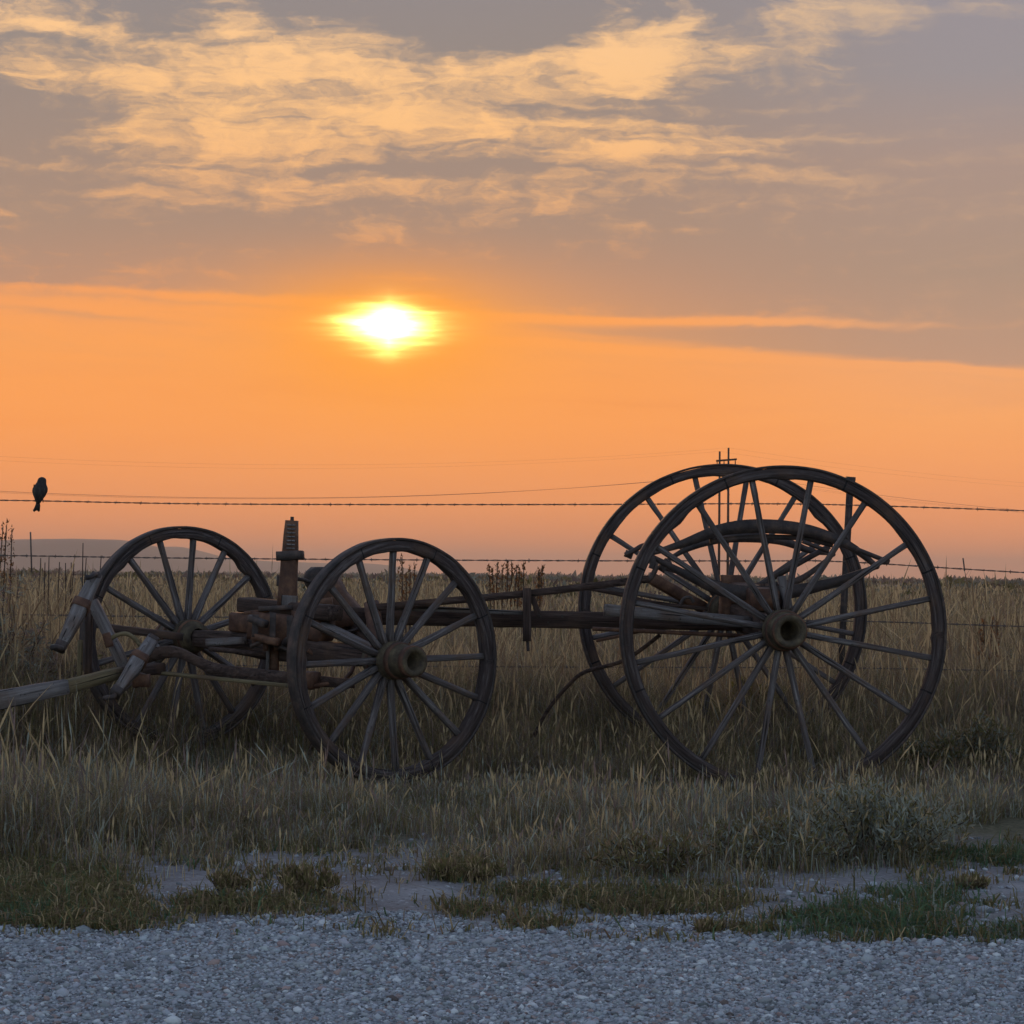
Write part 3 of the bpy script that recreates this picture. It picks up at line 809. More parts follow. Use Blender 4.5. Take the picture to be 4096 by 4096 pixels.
def wheel_meshes(R, felloe, width, tyre_t, hub_r, hub_len, spoke_w, dish, N, seed):
    """wheel in its own space: axle along Y, outer face towards -Y"""
    rs = np.random.default_rng(seed)
    K = 160; an = np.linspace(0, 2 * math.pi, K, endpoint=False)
    # felloes: gently irregular inner edge, dowel shoulders where spokes enter
    rin = (R - tyre_t - felloe) * np.ones(K)
    rin += .0045 * (fbm(np.cos(an) * 7 + 20, np.sin(an) * 7 + 20, seed, 3) - .5) * 2
    joints = (np.floor(an / (2 * math.pi) * (N / 2) + .5) / (N / 2)) * 2 * math.pi
    rin -= .010 * np.exp(-((an - joints) / (1.6 / K * 2 * math.pi)) ** 2) * (rs.random(N // 2 + 1) > .45)[np.round(joints / (2 * math.pi) * (N / 2)).astype(int)]
    rout = np.full(K, R - tyre_t)
    hw = width / 2; c = .007
    V = []
    for r_, y_ in ((rin + c, -hw), (rout, -hw), (rout, hw), (rin + c, hw), (rin, hw - c), (rin, -hw + c)):
        V.append(np.stack([np.cos(an) * r_, np.full(K, y_), np.sin(an) * r_], -1))
    def loop(V):
        V = np.stack(V, 1); k = V.shape[1]; ii = np.arange(K * k).reshape(K, k); jj = np.concatenate([ii, ii[:1]])
        q = np.stack([jj[:-1], jj[1:], np.roll(jj[1:], -1, 1), np.roll(jj[:-1], -1, 1)], -1).reshape(-1, 4)
        return V.reshape(-1, 3), [q]
    ga = np.repeat(an * .75, 6); gv = np.stack(V, 1).reshape(-1, 3)
    rim = np_mesh('wheel', *loop(V), {'grain': np.stack([ga, gv[:, 1], np.hypot(gv[:, 0], gv[:, 2])], -1)})
    V = []
    r0 = R - tyre_t + .0012; r1 = R; hw2 = hw + .003
    for r_, y_ in ((r0, -hw2), (r1, -hw2), (r1, hw2), (r0, hw2)):
        rr = r_ + .0015 * (vnoise(an * 9, an * 0, seed + 5) - .5)
        V.append(np.stack([np.cos(an) * rr, np.full(K, y_), np.sin(an) * rr], -1))
    tyre = np_mesh('tyre', *loop(V))
    d = dish; ho, hi = hub_len * .64, hub_len * .40; b = hub_r * .50
    prof = [(d + hi, b), (d + hi, hub_r * .80), (d + hi * .6, hub_r * .86), (d + hi * .58, hub_r * .93), (d + hi * .42, hub_r * .95), (d + hi * .40, hub_r), (d - ho * .24, hub_r * 1.02),
            (d - ho * .25, hub_r * .96), (d - ho * .50, hub_r * .92), (d - ho * .52, hub_r * .86), (d - ho * .94, hub_r * .80), (d - ho * .99, hub_r * .77), (d - ho, hub_r * .72), (d - ho, b), (d - ho * .2, b * .92), (d - ho * .15, .001)]
    hub = np_mesh('hub', *lathe_arrays(prof, 32, .008, seed), smooth=False)
    # iron hoops round the hub
    bands = []
    for ya, yb, rr in ((d - ho * .98, d - ho * .84, .83), (d - ho * .50, d - ho * .36, .975), (d + hi * .42, d + hi * .58, .985)):
        rr = hub_r * rr
        bands.append(lathe_arrays([(ya, rr * .9), (ya, rr), (yb, rr + .002), (yb, rr * .9)], 32, .004, seed + 1))
    band = [np_mesh('hub_band', *b_) for b_ in bands]
    L = R - tyre_t - felloe - hub_r * .9
    sp = [(0, spoke_w * 1.0, spoke_w * 1.35), (.10, spoke_w * .95, spoke_w * 1.30), (.30, spoke_w * .92, spoke_w * 1.0), (.8, spoke_w * .82, spoke_w * .88), (1, spoke_w * .9, spoke_w * .9)]
    spokes = [beam_mesh('spoke', math.hypot(L + .012, dish), sp, .24, .035, seed + 50 + i) for i in range(4)]
    return dict(rim=rim, tyre=tyre, hub=hub, band=band, spokes=spokes, L=L, hub_r=hub_r, dish=dish, N=N, R=R)
def place_wheel(wm, loc, rz, phase, outward=1, skip=(), roll=0.0):
    mw = Matrix.Translation(loc) @ Matrix.Rotation(rz + (0 if outward > 0 else math.pi), 4, 'Z') @ Matrix.Rotation(roll, 4, 'X')
    w = link('wheel', wm['rim'], WOOD_RIM, root, mw)
    link('tyre', wm['tyre'], IRON, w, mw)
    link('hub', wm['hub'], HUBM, w, mw)
    for b_ in wm['band']: link('hub_band', b_, RUST, w, mw)
    for i in range(wm['N']):
        if i in skip: continue
        a = math.radians(phase + 360 * i / wm['N']); s = -1 if outward < 0 else 1
        u = Vector((math.sin(a) * s, 0, math.cos(a)))
        p0 = u * (wm['hub_r'] * .9) + Vector((0, wm['dish'], 0)); p1 = p0 + u * (wm['L'] + .012) - Vector((0, wm['dish'], 0))
        link('spoke', wm['spokes'][i % 4], WOOD_SPOKE, w, mw @ frame_along(p0, p1, Vector((0, 1, 0))))
    return w
big = wheel_meshes(.75, .046, .056, .012, .094, .30, .030, .045, 16, 3)
small = wheel_meshes(.546, .048, .058, .013, .084, .31, .033, .040, 16, 8)
ax_r = (RF_C - RL_C); rz_r = math.atan2(-ax_r.x, ax_r.y)
ax_f = (FF_C - FL_C); rz_f = math.atan2(-ax_f.x, ax_f.y)
RZF = rz_f * .90
place_wheel(big, RL_C, rz_r, 10.0, 1)
place_wheel(big, RF_C, rz_r, -12.5, -1)
place_wheel(small, FL_C, RZF, -1.5, 1)
place_wheel(small, FF_C, RZF, 7.0, -1)

# axles and the timbers that carry the gear
def dirn(rz): return Vector((-math.sin(rz), math.cos(rz), 0))
da = (FF_C - FL_C).normalized(); dr = (RF_C - RL_C).normalized()
beam('axle', FL_C + da * .10, FF_C - da * .10, .085, .075, WOOD_DARK, root, mid=(.5, .10, .13))
beam('axle', RL_C + dr * .10, RF_C - dr * .10, .085, .085, WOOD_DARK, root, mid=(.5, .11, .14))
fm = (FL_C + FF_C) / 2; rm = (RL_C + RF_C) / 2
# front bolster stack on the axle
beam('bolster', fm - da * .33 + Vector((0, 0, .10)), fm + da * .36 + Vector((0, 0, .10)), .11, .095, RUST, root)
beam('bolster', fm - da * .40 + Vector((0, 0, .185)), fm + da * .30 + Vector((0, 0, .185)), .10, .07, WOOD_DARK, root)
# hound plates and bolts hanging round the bolster
cen = P(1190, 2520, 11.65)
beam('fifth_wheel_plate', P(1005, 2500, 11.55), P(1180, 2520, 11.5), .10, .13, RUST, root)
beam('fifth_wheel_plate', P(1170, 2480, 11.5), P(1400, 2468, 11.6), .12, .085, RUST, root, rough=.06)
beam('bolt_rod', P(978, 2452, 11.5), P(1075, 2442, 11.55), .016, .016, RUST, root)
beam('bolt_rod', P(1035, 2436, 11.52), P(1180, 2428, 11.52), .03, .022, IRON, root)
for k, (a, b, c) in enumerate(((1015, 2560, 2585), (1060, 2570, 2603), (1105, 2580, 2600), (1235, 2570, 2600), (1265, 2560, 2612), (1290, 2500, 2530), (1330, 2495, 2522))):
    beam('bolt', P(a, b - 20, 11.5), P(a + 3, c, 11.5), .022, .022, RUST, root)
for x_, y_, y2 in ((1022, 2458, 2548), (1092, 2452, 2562), (1160, 2462, 2574), (1250, 2438, 2505)):
    beam('strap', P(x_, y_, 11.42), P(x_ - 2, y2, 11.42), .028, .012, IRON, root)
for a_, b_, w_ in (((1000, 2470, 11.44), (1062, 2498, 11.40), .03), ((1010, 2545, 11.44), (1120, 2570, 11.42), .034), ((1130, 2590, 11.5), (1180, 2545, 11.42), .03),
                   ((1210, 2560, 11.45), (1300, 2520, 11.5), .03), ((1300, 2470, 11.6), (1385, 2500, 11.6), .04), ((1380, 2440, 11.7), (1440, 2470, 11.65), .045), ((1255, 2415, 11.6), (1330, 2405, 11.6), .035)):
    beam('iron_lug', P(*a_), P(*b_), .05, w_, RUST if w_ > .03 else IRON, root, rough=.10)
tube('brace_rod', [P(1005, 2585, 11.5), P(1060, 2562, 11.45), P(1150, 2600, 11.45), P(1215, 2585, 11.45)], .010, IRON, root)
tube('brace_rod', spline([P(1232, 2600, 11.4), P(1262, 2618, 11.4), P(1284, 2600, 11.4), P(1276, 2570, 11.4)], 5), .009, RUST, root)
# tall notched stake with its collar
pb = P(1147, 2440, 11.6); pt = P(1167, 2082, 11.6)
stake = beam('stake', pb, pt, .088, .085, RUST, root, w1=.058, h1=.055, mid=(.60, .078, .080), upv=Vector((0, 1, 0)), rough=.03)
beam('stake_collar', P(1108, 2224, 11.6), P(1214, 2221, 11.6), .11, .044, IRON, root, rough=.05)
for k in range(9):
    y_ = 2100 + k * 15.5
    beam('stake_notch', P(1149 - k * .5, y_, 11.562), P(1181 - k * .3, y_ + 1, 11.562), .012, .007, WOOD, stake)
beam('stake_cap', P(1168, 2088, 11.6), P(1169, 2067, 11.6), .016, .016, IRON, root)
beam('stake_foot', P(1160, 2382, 11.545), P(1157, 2426, 11.545), .075, .02, WOOD, root)
beam('stake_strap', P(1122, 2300, 11.6), P(1118, 2345, 11.6), .03, .03, IRON, root)
beam('king_post', P(1098, 2570, 11.6), P(1092, 2690, 11.6), .05, .058, RUST, root, upv=Vector((0, 1, 0)))
beam('king_post', P(1073, 2560, 11.56), P(1070, 2690, 11.56), .016, .022, WOOD, root, upv=Vector((0, 1, 0)))
# second, broken stake behind the near front wheel and its toothed casting
bm_pts = [P(1275, 2395, 11.9), P(1262, 2340, 11.9), P(1268, 2300, 11.9)]
V, F_ = lathe_arrays([(-.05, .01), (-.05, .045), (-.03, .062), (.03, .062), (.05, .045), (.05, .01)], 10, .05, 5)
link('toothed_casting', np_mesh('toothed_casting', V, F_), IRON, root, Matrix.Translation(P(1268, 2316, 11.9)) @ Matrix.Rotation(.5, 4, 'Z'))
beam('bolster_stub', P(1275, 2400, 11.9), P(1270, 2318, 11.9), .09, .055, RUST, root, upv=Vector((0, 1, 0)), rough=.06)
beam('bolster_stub', P(1300, 2330, 11.9), P(1420, 2490, 11.85), .10, .11, RUST, root, rough=.08)
tube('bolt_rod', [P(1190, 2316, 11.7), P(1215, 2320, 11.75), P(1245, 2330, 11.85)], .009, IRON, root)
# turning plate bar and near hounds
beam('hound', P(1295, 2505, 11.4), P(1530, 2620, 11.15), .05, .045, WOOD, root)
beam('hound', P(1330, 2440, 11.75), P(1500, 2600, 11.5), .06, .05, WOOD_DARK, root)
beam('hound', P(1490, 2425, 11.6), P(1510, 2600, 11.4), .07, .075, RUST, root, upv=Vector((0, 1, 0)))
tube('brace_rod', [P(1350, 2535, 11.5), P(1420, 2520, 11.55), P(1460, 2500, 11.6)], .008, IRON, root)
tube('brace_rod', [P(1420, 2650, 11.2), P(1405, 2690, 11.1), P(1370, 2728, 11.0), P(1240, 2745, 10.95)], .010, RUST, root)

# reach pole and rails that join the front and the rear
beam('reach_pole', P(1360, 2462, 11.65), P(2960, 2492, 12.0), .085, .078, WOOD_DARK, root, mid=(.4, .09, .082))
beam('reach_plank', P(1560, 2428, 11.58), P(2090, 2452, 11.62), .03, .03, WOOD, root, h1=.02)
strip_beam('side_rail', spline([P(1480, 2432, 11.55), P(1700, 2412, 11.55), P(2100, 2375, 11.6), P(2400, 2340, 11.65), P(2590, 2316, 11.7)], 6), .045, .034, WOOD_DARK, root)
st_ = beam('upright_standard', P(2108, 2352, 11.58), P(2108, 2565, 11.58), .04, .052, WOOD_DARK, root, upv=Vector((0, 1, 0)))
beam('standard_brace', P(2128, 2385, 11.60), P(2158, 2470, 11.60), .026, .022, WOOD_DARK, st_, upv=Vector((0, 1, 0)))
beam('standard_bolt', P(2110, 2560, 11.58), P(2113, 2605, 11.58), .014, .012, IRON, st_)
strip_beam('brake_rod', spline([P(2340, 2350, 11.9), P(2480, 2378, 11.9), P(2620, 2412, 11.9), P(2830, 2436, 11.9)], 5), .02, .020, WOOD_DARK, root)
tube('brace_rod', [P(2370, 2515, 11.7), P(2650, 2528, 11.7), P(3000, 2545, 11.7)], .010, RUST, root)
tube('brace_rod', [P(2385, 2563, 11.75), P(2470, 2546, 11.75), P(2580, 2520, 11.75)], .008, RUST, root)
beam('rear_hound', P(2420, 2440, 11.6), P(3000, 2490, 11.75), .06, .055, WOOD, root)
beam('rear_hound', P(2600, 2310, 12.2), P(2810, 2430, 12.3), .055, .055, RUST, root)
beam('bolster', rm - dr * .36 + Vector((0, 0, .115)), rm + dr * .45 + Vector((0, 0, .115)), .12, .10, RUST, root)
beam('rear_block', P(2930, 2300, 12.35), P(2930, 2480, 12.35), .12, .15, RUST, root, upv=Vector((0, 1, 0)), rough=.06)
beam('rear_block', P(3090, 2335, 11.9), P(3090, 2440, 11.9), .12, .14, WOOD_DARK, root, upv=Vector((0, 1, 0)), rough=.05)
beam('rear_block', P(3125, 2310, 11.85), P(3155, 2440, 11.8), .04, .05, WOOD, root, upv=Vector((0, 1, 0)))
# two full-elliptic leaf springs over the rear axle
def leaf_spring(cx, cyt, cyb, halfw, ends, Yd, sc):
    e0, e1 = ends
    top = spline([P(cx - halfw, e0, Yd), P(cx - halfw * .72, cyt + 72 * sc, Yd), P(cx - halfw * .36, cyt + 14 * sc, Yd), P(cx, cyt, Yd), P(cx + halfw * .4, cyt + 18 * sc, Yd), P(cx + halfw * .76, cyt + 76 * sc, Yd), P(cx + halfw, e1, Yd)], 6)
    n_ = len(top)
    hs = [(.022 + .045 * math.sin(math.pi * i / (n_ - 1)) ** 1.5) * sc for i in range(n_)]
    t = strip_beam('leaf_spring', top, .05, hs, IRON, root)
    bot = spline([P(cx - halfw, e0 + 6, Yd), P(cx - halfw * .62, cyb - 62 * sc, Yd), P(cx - halfw * .3, cyb - 8 * sc, Yd), P(cx + halfw * .15, cyb, Yd), P(cx + halfw * .6, cyb - 40 * sc, Yd), P(cx + halfw, e1 + 6, Yd)], 6)
    n_ = len(bot)
    hs = [(.022 + .05 * math.sin(math.pi * i / (n_ - 1)) ** 1.5) * sc for i in range(n_)]
    b = strip_beam('leaf_spring', bot, .05, hs, IRON, root)
    for p in (P(cx - halfw, e0 + 3, Yd), P(cx + halfw, e1 + 3, Yd)):
        V, F_ = lathe_arrays([(-.035, .002), (-.035, .016 * sc), (.035, .016 * sc), (.035, .002)], 12)
        link('spring_eye', np_mesh('spring_eye', V, F_), IRON, t, Matrix.Translation(p))
    return t
leaf_spring(3050, 2105, 2372, 452, (2216, 2262), 11.85, 1.0)
leaf_spring(2985, 2150, 2350, 345, (2262, 2215), 12.35, .72)
strip_beam('leaf_spring', spline([P(2840, 2165, 11.87), P(3000, 2150, 11.87), P(3200, 2152, 11.87), P(3330, 2180, 11.87)], 6), .045, .024, IRON, root)
tube('brace_rod', [P(3318, 2185, 12.0), P(3200, 2250, 12.0), P(3090, 2312, 12.0)], .014, IRON, root)
tube('brace_rod', [P(3425, 2196, 11.75), P(3490, 2222, 11.72), P(3545, 2244, 11.7)], .011, IRON, root)
tube('brace_rod', [P(3210, 2165, 11.8), P(3260, 2185, 11.8), P(3315, 2206, 11.8)], .010, IRON, root)
V, F_ = lathe_arrays([(-.03, .004), (-.03, .02), (.03, .02), (.03, .004)], 10)
link('spring_eye', np_mesh('spring_eye', V, F_), IRON, root, Matrix.Translation(P(3540, 2243, 11.7)))
# hooks and shackles at the left of the rear axle
def hook(name, pts, r): return tube(name, spline(pts, 6), r, IRON, root)
hook('hook', [P(2500, 2220, 11.9), P(2540, 2200, 11.9), P(2575, 2182, 11.9), P(2625, 2186, 11.9), P(2655, 2200, 11.9)], .012)
beam('shackle', P(2500, 2212, 11.95), P(2530, 2224, 11.95), .03, .034, IRON, root)
hook('hook', [P(2628, 2262, 11.8), P(2616, 2290, 11.8), P(2596, 2318, 11.8), P(2572, 2322, 11.8), P(2566, 2305, 11.8)], .013)
hook('hook', [P(2600, 2222, 11.8), P(2612, 2250, 11.8), P(2606, 2275, 11.8)], .016)
beam('shackle', P(2645, 2250, 11.85), P(2670, 2272, 11.85), .045, .06, IRON, root, rough=.08)
hook('chain_link', [P(2720, 2420, 11.8), P(2735, 2395, 11.8), P(2760, 2390, 11.8), P(2775, 2410, 11.8)], .008)
tube('bent_rod', spline([P(2640, 2540, 11.95), P(2500, 2640, 12.0), P(2340, 2688, 12.1), P(2270, 2745, 12.15), P(2195, 2835, 12.2), P(2135, 2945, 12.25)], 6), .010, WOOD_DARK, root)

# tongue, evener and singletrees at the front
tn = [P(-520, 2905, 10.35), P(-200, 2855, 10.55), P(0, 2812, 10.7), P(250, 2748, 10.85)]
beam('tongue', P(-620, 2925, 10.3), P(262, 2746, 10.86), .075, .088, WOOD, root, h1=.062, mid=(.6, .078, .085))
beam('tongue_end', P(248, 2752, 10.85), P(478, 2690, 11.02), .07, .058, WOOD_YEL, root, h1=.05)
beam('tongue_brace', P(478, 2692, 11.04), P(640, 2672, 11.35), .06, .05, WOOD_DARK, root)
strip_beam('evener', spline([P(560, 2640, 11.45), P(640, 2612, 11.4), P(715, 2612, 11.35), P(800, 2650, 11.3), P(900, 2686, 11.25), P(1165, 2715, 11.1), P(1405, 2735, 10.95)], 6), .06, [.05 + .01 * math.sin(i * .3) for i in range(37)], WOOD_DARK, root)
beam('evener_lit_edge', P(600, 2688, 11.36), P(1250, 2752, 11.02), .05, .017, WOOD_YEL, root)  # yellowish strip: the evener's lit lower edge, put in as colour
beam('evener_end', P(1212, 2718, 10.99), P(1262, 2722, 10.96), .09, .075, RUST, root)
beam('evener_plank', P(600, 2575, 11.42), P(650, 2640, 11.4), .03, .055, WOOD, root)
def singletree(a, b, m_, Ya, Yb):
    pa, pb_ = P(*a, Ya), P(*b, Yb)
    s = beam('singletree', pa, pb_, .05, .040, WOOD, root, w1=.04, h1=.034, mid=(.5, .066, .072), upv=Vector((0, 1, 0)), rough=.05)
    d = (pb_ - pa)
    t = m_
    beam('ferrule', pa + d * (t - .05), pa + d * (t + .05), .078, .082, RUST, s, upv=Vector((0, 1, 0)))
    beam('ferrule', pa + d * -.01, pa + d * .05, .05, .046, IRON, s, upv=Vector((0, 1, 0)))
    beam('ferrule', pa + d * .94, pa + d * 1.03, .05, .046, IRON, s, upv=Vector((0, 1, 0)))
    return s, pa, pb_
s1, a1, b1_ = singletree((386, 2304), (240, 2590), .43, 11.2, 10.95)
tube('hook', spline([a1, P(378, 2298, 11.15), P(362, 2308, 11.12), P(342, 2310, 11.1)], 4), .012, IRON, s1)
tube('hook', spline([a1, P(390, 2296, 11.2), P(398, 2312, 11.2), P(396, 2330, 11.2)], 4), .012, IRON, s1)
tube('hook', spline([b1_, P(246, 2594, 10.9), P(225, 2588, 10.88), P(205, 2592, 10.86)], 4), .012, IRON, s1)
s2, a2, b2_ = singletree((612, 2556), (462, 2772), .40, 11.1, 10.8)
tube('hook', spline([b2_, P(455, 2786, 10.78), P(436, 2790, 10.76), P(416, 2794, 10.74)], 4), .012, IRON, s2)
beam('ferrule', P(535, 2722, 11.0), P(598, 2722, 11.0), .07, .06, RUST, root, rough=.08)
beam('cross_bar', P(372, 2408, 11.32), P(505, 2682, 11.25), .05, .056, WOOD, root, mid=(.5, .05, .068), upv=Vector((0, 1, 0)), rough=.05)
beam('prop_post', P(356, 2440, 11.3), P(352, 2700, 11.3), .03, .034, WOOD_DARK, root, upv=Vector((0, 1, 0)))
beam('prop_post', P(322, 2560, 11.34), P(318, 2712, 11.34), .022, .026, WOOD_YEL, root, upv=Vector((0, 1, 0)))
beam('clevis', P(424, 2532, 11.2), P(440, 2588, 11.2), .035, .032, RUST, root, upv=Vector((0, 1, 0)))
tube('bent_strap', spline([P(432, 2562, 11.2), P(470, 2540, 11.2), P(510, 2536, 11.2), P(545, 2562, 11.2), P(572, 2600, 11.2)], 5), .010, WOOD_YEL, root)
beam('front_bar', P(412, 2510, 12.0), P(730, 2548, 12.0), .05, .035, WOOD_DARK, root)
beam('axle_clip', P(835, 2570, 11.9), P(980, 2562, 11.7), .04, .036, WOOD, root)
tube('brace_rod', [P(840, 2596, 11.8), P(950, 2606, 11.7), P(1075, 2622, 11.6)], .012, WOOD_DARK, root)

# ------------------------------------------------------------------ barbed wire fence
FY = 14.0
fence = empty('barbed_wire_fence', P(3353, 2760, FY) * 1.0)
tag(fence, 'rusty barbed wire fence of five strands behind the wagon, held by thin steel posts', 'fence')
wire_px = [[(-900, 1993), (0, 2001), (700, 2014), (1400, 2018), (2300, 2018), (3000, 2015), (3385, 2020), (4096, 2043), (5000, 2078)],
           [(-900, 2214), (0, 2222), (620, 2231), (1400, 2238), (2300, 2243), (3000, 2244), (3372, 2247), (4096, 2290), (5000, 2330)],
           [(-900, 2452), (0, 2458), (600, 2466), (1400, 2472), (2300, 2478), (3362, 2484), (4096, 2506), (5000, 2530)],
           [(-900, 2655), (0, 2660), (1400, 2664), (2300, 2668), (3356, 2672), (4096, 2684), (5000, 2700)],
           [(-900, 2800), (0, 2806), (2000, 2812), (3354, 2822), (4096, 2834), (5000, 2850)]]
rs = np.random.default_rng(77)
for wp in wire_px:
    c = [P(a, b, FY) for a, b in wp]
    pts = spline(c, 60)
    arrs = []
    for ph in (0, math.pi):
        q = [p + Vector((0, math.cos(i * .9 + ph), math.sin(i * .9 + ph))) * .0026 for i, p in enumerate(pts)]
        arrs.append(tube_arrays(q, .0021, 5))
    s = 0.05; acc = 0.0
    for i in range(1, len(pts)):
        acc += (pts[i] - pts[i - 1]).length
        if acc > s:
            s = acc + .13 + rs.uniform(-.03, .03); p = pts[i]
            for k in range(2):
                a = rs.uniform(0, 3.14); d = Vector((rs.uniform(-.3, .3), math.cos(a), math.sin(a))).normalized() * .0125
                arrs.append(tube_arrays([p - d, p - d * .3, p + d * .3, p + d], [.0006, .0018, .0018, .0006], 4))
            arrs.append(tube_arrays([p + Vector((-.009, 0, 0)), p + Vector((.009, 0, 0))], .0042, 6))
    V, F_ = merge(arrs)
    link('wire', np_mesh('wire', V - np.array(WM[fence].translation)[None], F_), WIRE, fence, WM[fence].copy())
def t_post(pt, pb_):
    L = (pt - pb_).length
    # T section with studs
    sec = [(-.020, -.003), (.020, -.003), (.020, .002), (.003, .002), (.003, .032), (-.003, .032), (-.003, .002), (-.020, .002)]
    V = np.array([(0 if e == 0 else L, a, b) for e in (0, 1) for a, b in sec]); K = 8
    ii = np.arange(16).reshape(2, 8)
    q = np.stack([ii[0], np.roll(ii[0], -1), np.roll(ii[1], -1), ii[1]], -1)
    lst = [(V, [q, ii[:1, ::-1], ii[1:]])]
    for k in range(int(L / .055)):
        x_ = .04 + k * .055
        b_ = np.array([(x_ + dx_, dy_, dz_) for dx_ in (-.006, .006) for dy_ in (-.006, .006) for dz_ in (-.012, -.0028)])
        fq = np.array([[0, 1, 3, 2], [4, 6, 7, 5], [0, 4, 5, 1], [2, 3, 7, 6], [0, 2, 6, 4], [1, 5, 7, 3]])
        lst.append((b_, [fq]))
    V, F_ = merge(lst)
    p = link('post', np_mesh('post', V, F_), IRON, fence, frame_along(pb_, pt, Vector((0, -1, 0))))
    return p
p = t_post(P(3402, 1912, FY + .03), P(3346, 2990, FY + .03))
beam('post_cap', P(3401, 1928, FY + .03), P(3402.5, 1908, FY + .03), .052, .058, IRON, fence, upv=Vector((0, 1, 0)))
t_post(P(-860, 1880, FY + .03), P(-850, 2960, FY + .03))
tube('wire_stay', spline([P(3852, 2232, FY - .01), P(3856, 2262, FY - .01), P(3858, 2284, FY - .01)], 4), .004, WIRE, fence)
tube('wire_stay', [P(122, 2128, FY + .01), P(124, 2200, FY + .01), P(127, 2290, FY + .01)], .0045, WIRE, fence)

# ------------------------------------------------------------------ bird on the top wire
m_bird, n = new_mat('dark_plumage')
f1 = n.noise(n.v('MULTIPLY', obj_co(n), (60, 60, 25)), 1.0, 4.0, .6)
finish(n, principled(n, n.ramp(f1, [(.35, (.010, .008, .008)), (.55, (.022, .016, .013)), (.72, (.06, .045, .03))]), .75, .3))
def bird(px, py):
    """small bird seen from behind; py is the wire under its feet"""
    foot = P(px, py, FY); s = FY / F          # metres per photograph pixel
    rt_ = empty('bird', foot)
    tag(rt_, 'small dark bird perched with its back turned on the top barbed wire strand', 'bird')
    bm = bmesh.new()
    # torso, neck and head as one turned and leaned body: rows (height, half-width, half-depth, side shift, depth shift)
    rows = [(-14, 5, 6, -6, -3), (-4, 10, 11, -5, -4), (8, 17, 17, -4, -4), (22, 25, 23, -2, -3), (38, 31, 27, -1, -1), (50, 30.5, 27, 0, 1), (60, 26, 24, 1, 3),
            (68, 21.5, 20, 2, 5), (75, 19, 17.5, 4, 7), (82, 18, 17, 5, 8), (89, 15.5, 15.5, 5, 9), (94, 10, 11, 5, 9), (96.5, 3, 4, 5, 9)]
    K = 20; loops = []
    for hh_, a, b, sx, sy in rows:
        loops.append([bm.verts.new(((sx + a * math.cos(t)) * s, (sy + b * math.sin(t)) * s, hh_ * s)) for t in [2 * math.pi * k / K for k in range(K)]])
    for l0, l1 in zip(loops[:-1], loops[1:]):
        for k in range(K): bm.faces.new((l0[k], l0[(k + 1) % K], l1[(k + 1) % K], l1[k]))
    bm.faces.new(loops[0][::-1]); bm.faces.new(loops[-1])
    me = bpy.data.meshes.new('body'); bm.to_mesh(me); bm.free()
    for pl in me.polygons: pl.use_smooth = True
    link('body', me, m_bird, rt_, WM[rt_].copy())
    # forked tail
    out = [(-14, 6), (-2, 6), (3, -18), (2, -40), (-3, -44), (-9, -38), (-15, -40), (-21, -45), (-26, -38), (-20, -26), (-15, -12)]
    V = np.array([((x_) * s, (d_ - 6 + z_ * .12) * s, z_ * s) for d_ in (-1.5, 1.5) for x_, z_ in out]); k = len(out); ii = np.arange(2 * k).reshape(2, k)
    q = np.stack([ii[0], np.roll(ii[0], -1), np.roll(ii[1], -1), ii[1]], -1)
    link('tail', np_mesh('tail', V, [q, ii[:1, ::-1], ii[1:]]), m_bird, rt_, WM[rt_].copy())
    for sgn in (-1, 1):
        wv, wf = lathe_arrays([(-26, .5), (-20, 6), (0, 10), (18, 9), (26, 3), (28, .4)], 10)
        wv = wv * s; wv = wv[:, [0, 2, 1]] * np.array([.55, .9, -1])
        link('wing', np_mesh('wing', wv, wf, smooth=True), m_bird, rt_, WM[rt_] @ Matrix.Translation(Vector((sgn * 20 * s, -6 * s, 42 * s))) @ Matrix.Rotation(sgn * .14, 4, 'Y'))
        tube('leg', [foot + Vector((sgn * 7 + 4, 0, 8)) * s, foot + Vector((sgn * 8 + 5, -2, 0)) * s, foot + Vector((sgn * 8 + 5, -5, -5)) * s], 2.2 * s, m_bird, rt_, 6)
    wv, wf = lathe_arrays([(0, 3.5), (8, 2.4), (14, .3)], 8)
    link('beak', np_mesh('beak', wv * s, wf), IRON, rt_, WM[rt_] @ Matrix.Translation(Vector((8 * s, 22 * s, 84 * s))))
    return rt_
bird(160, 2004)

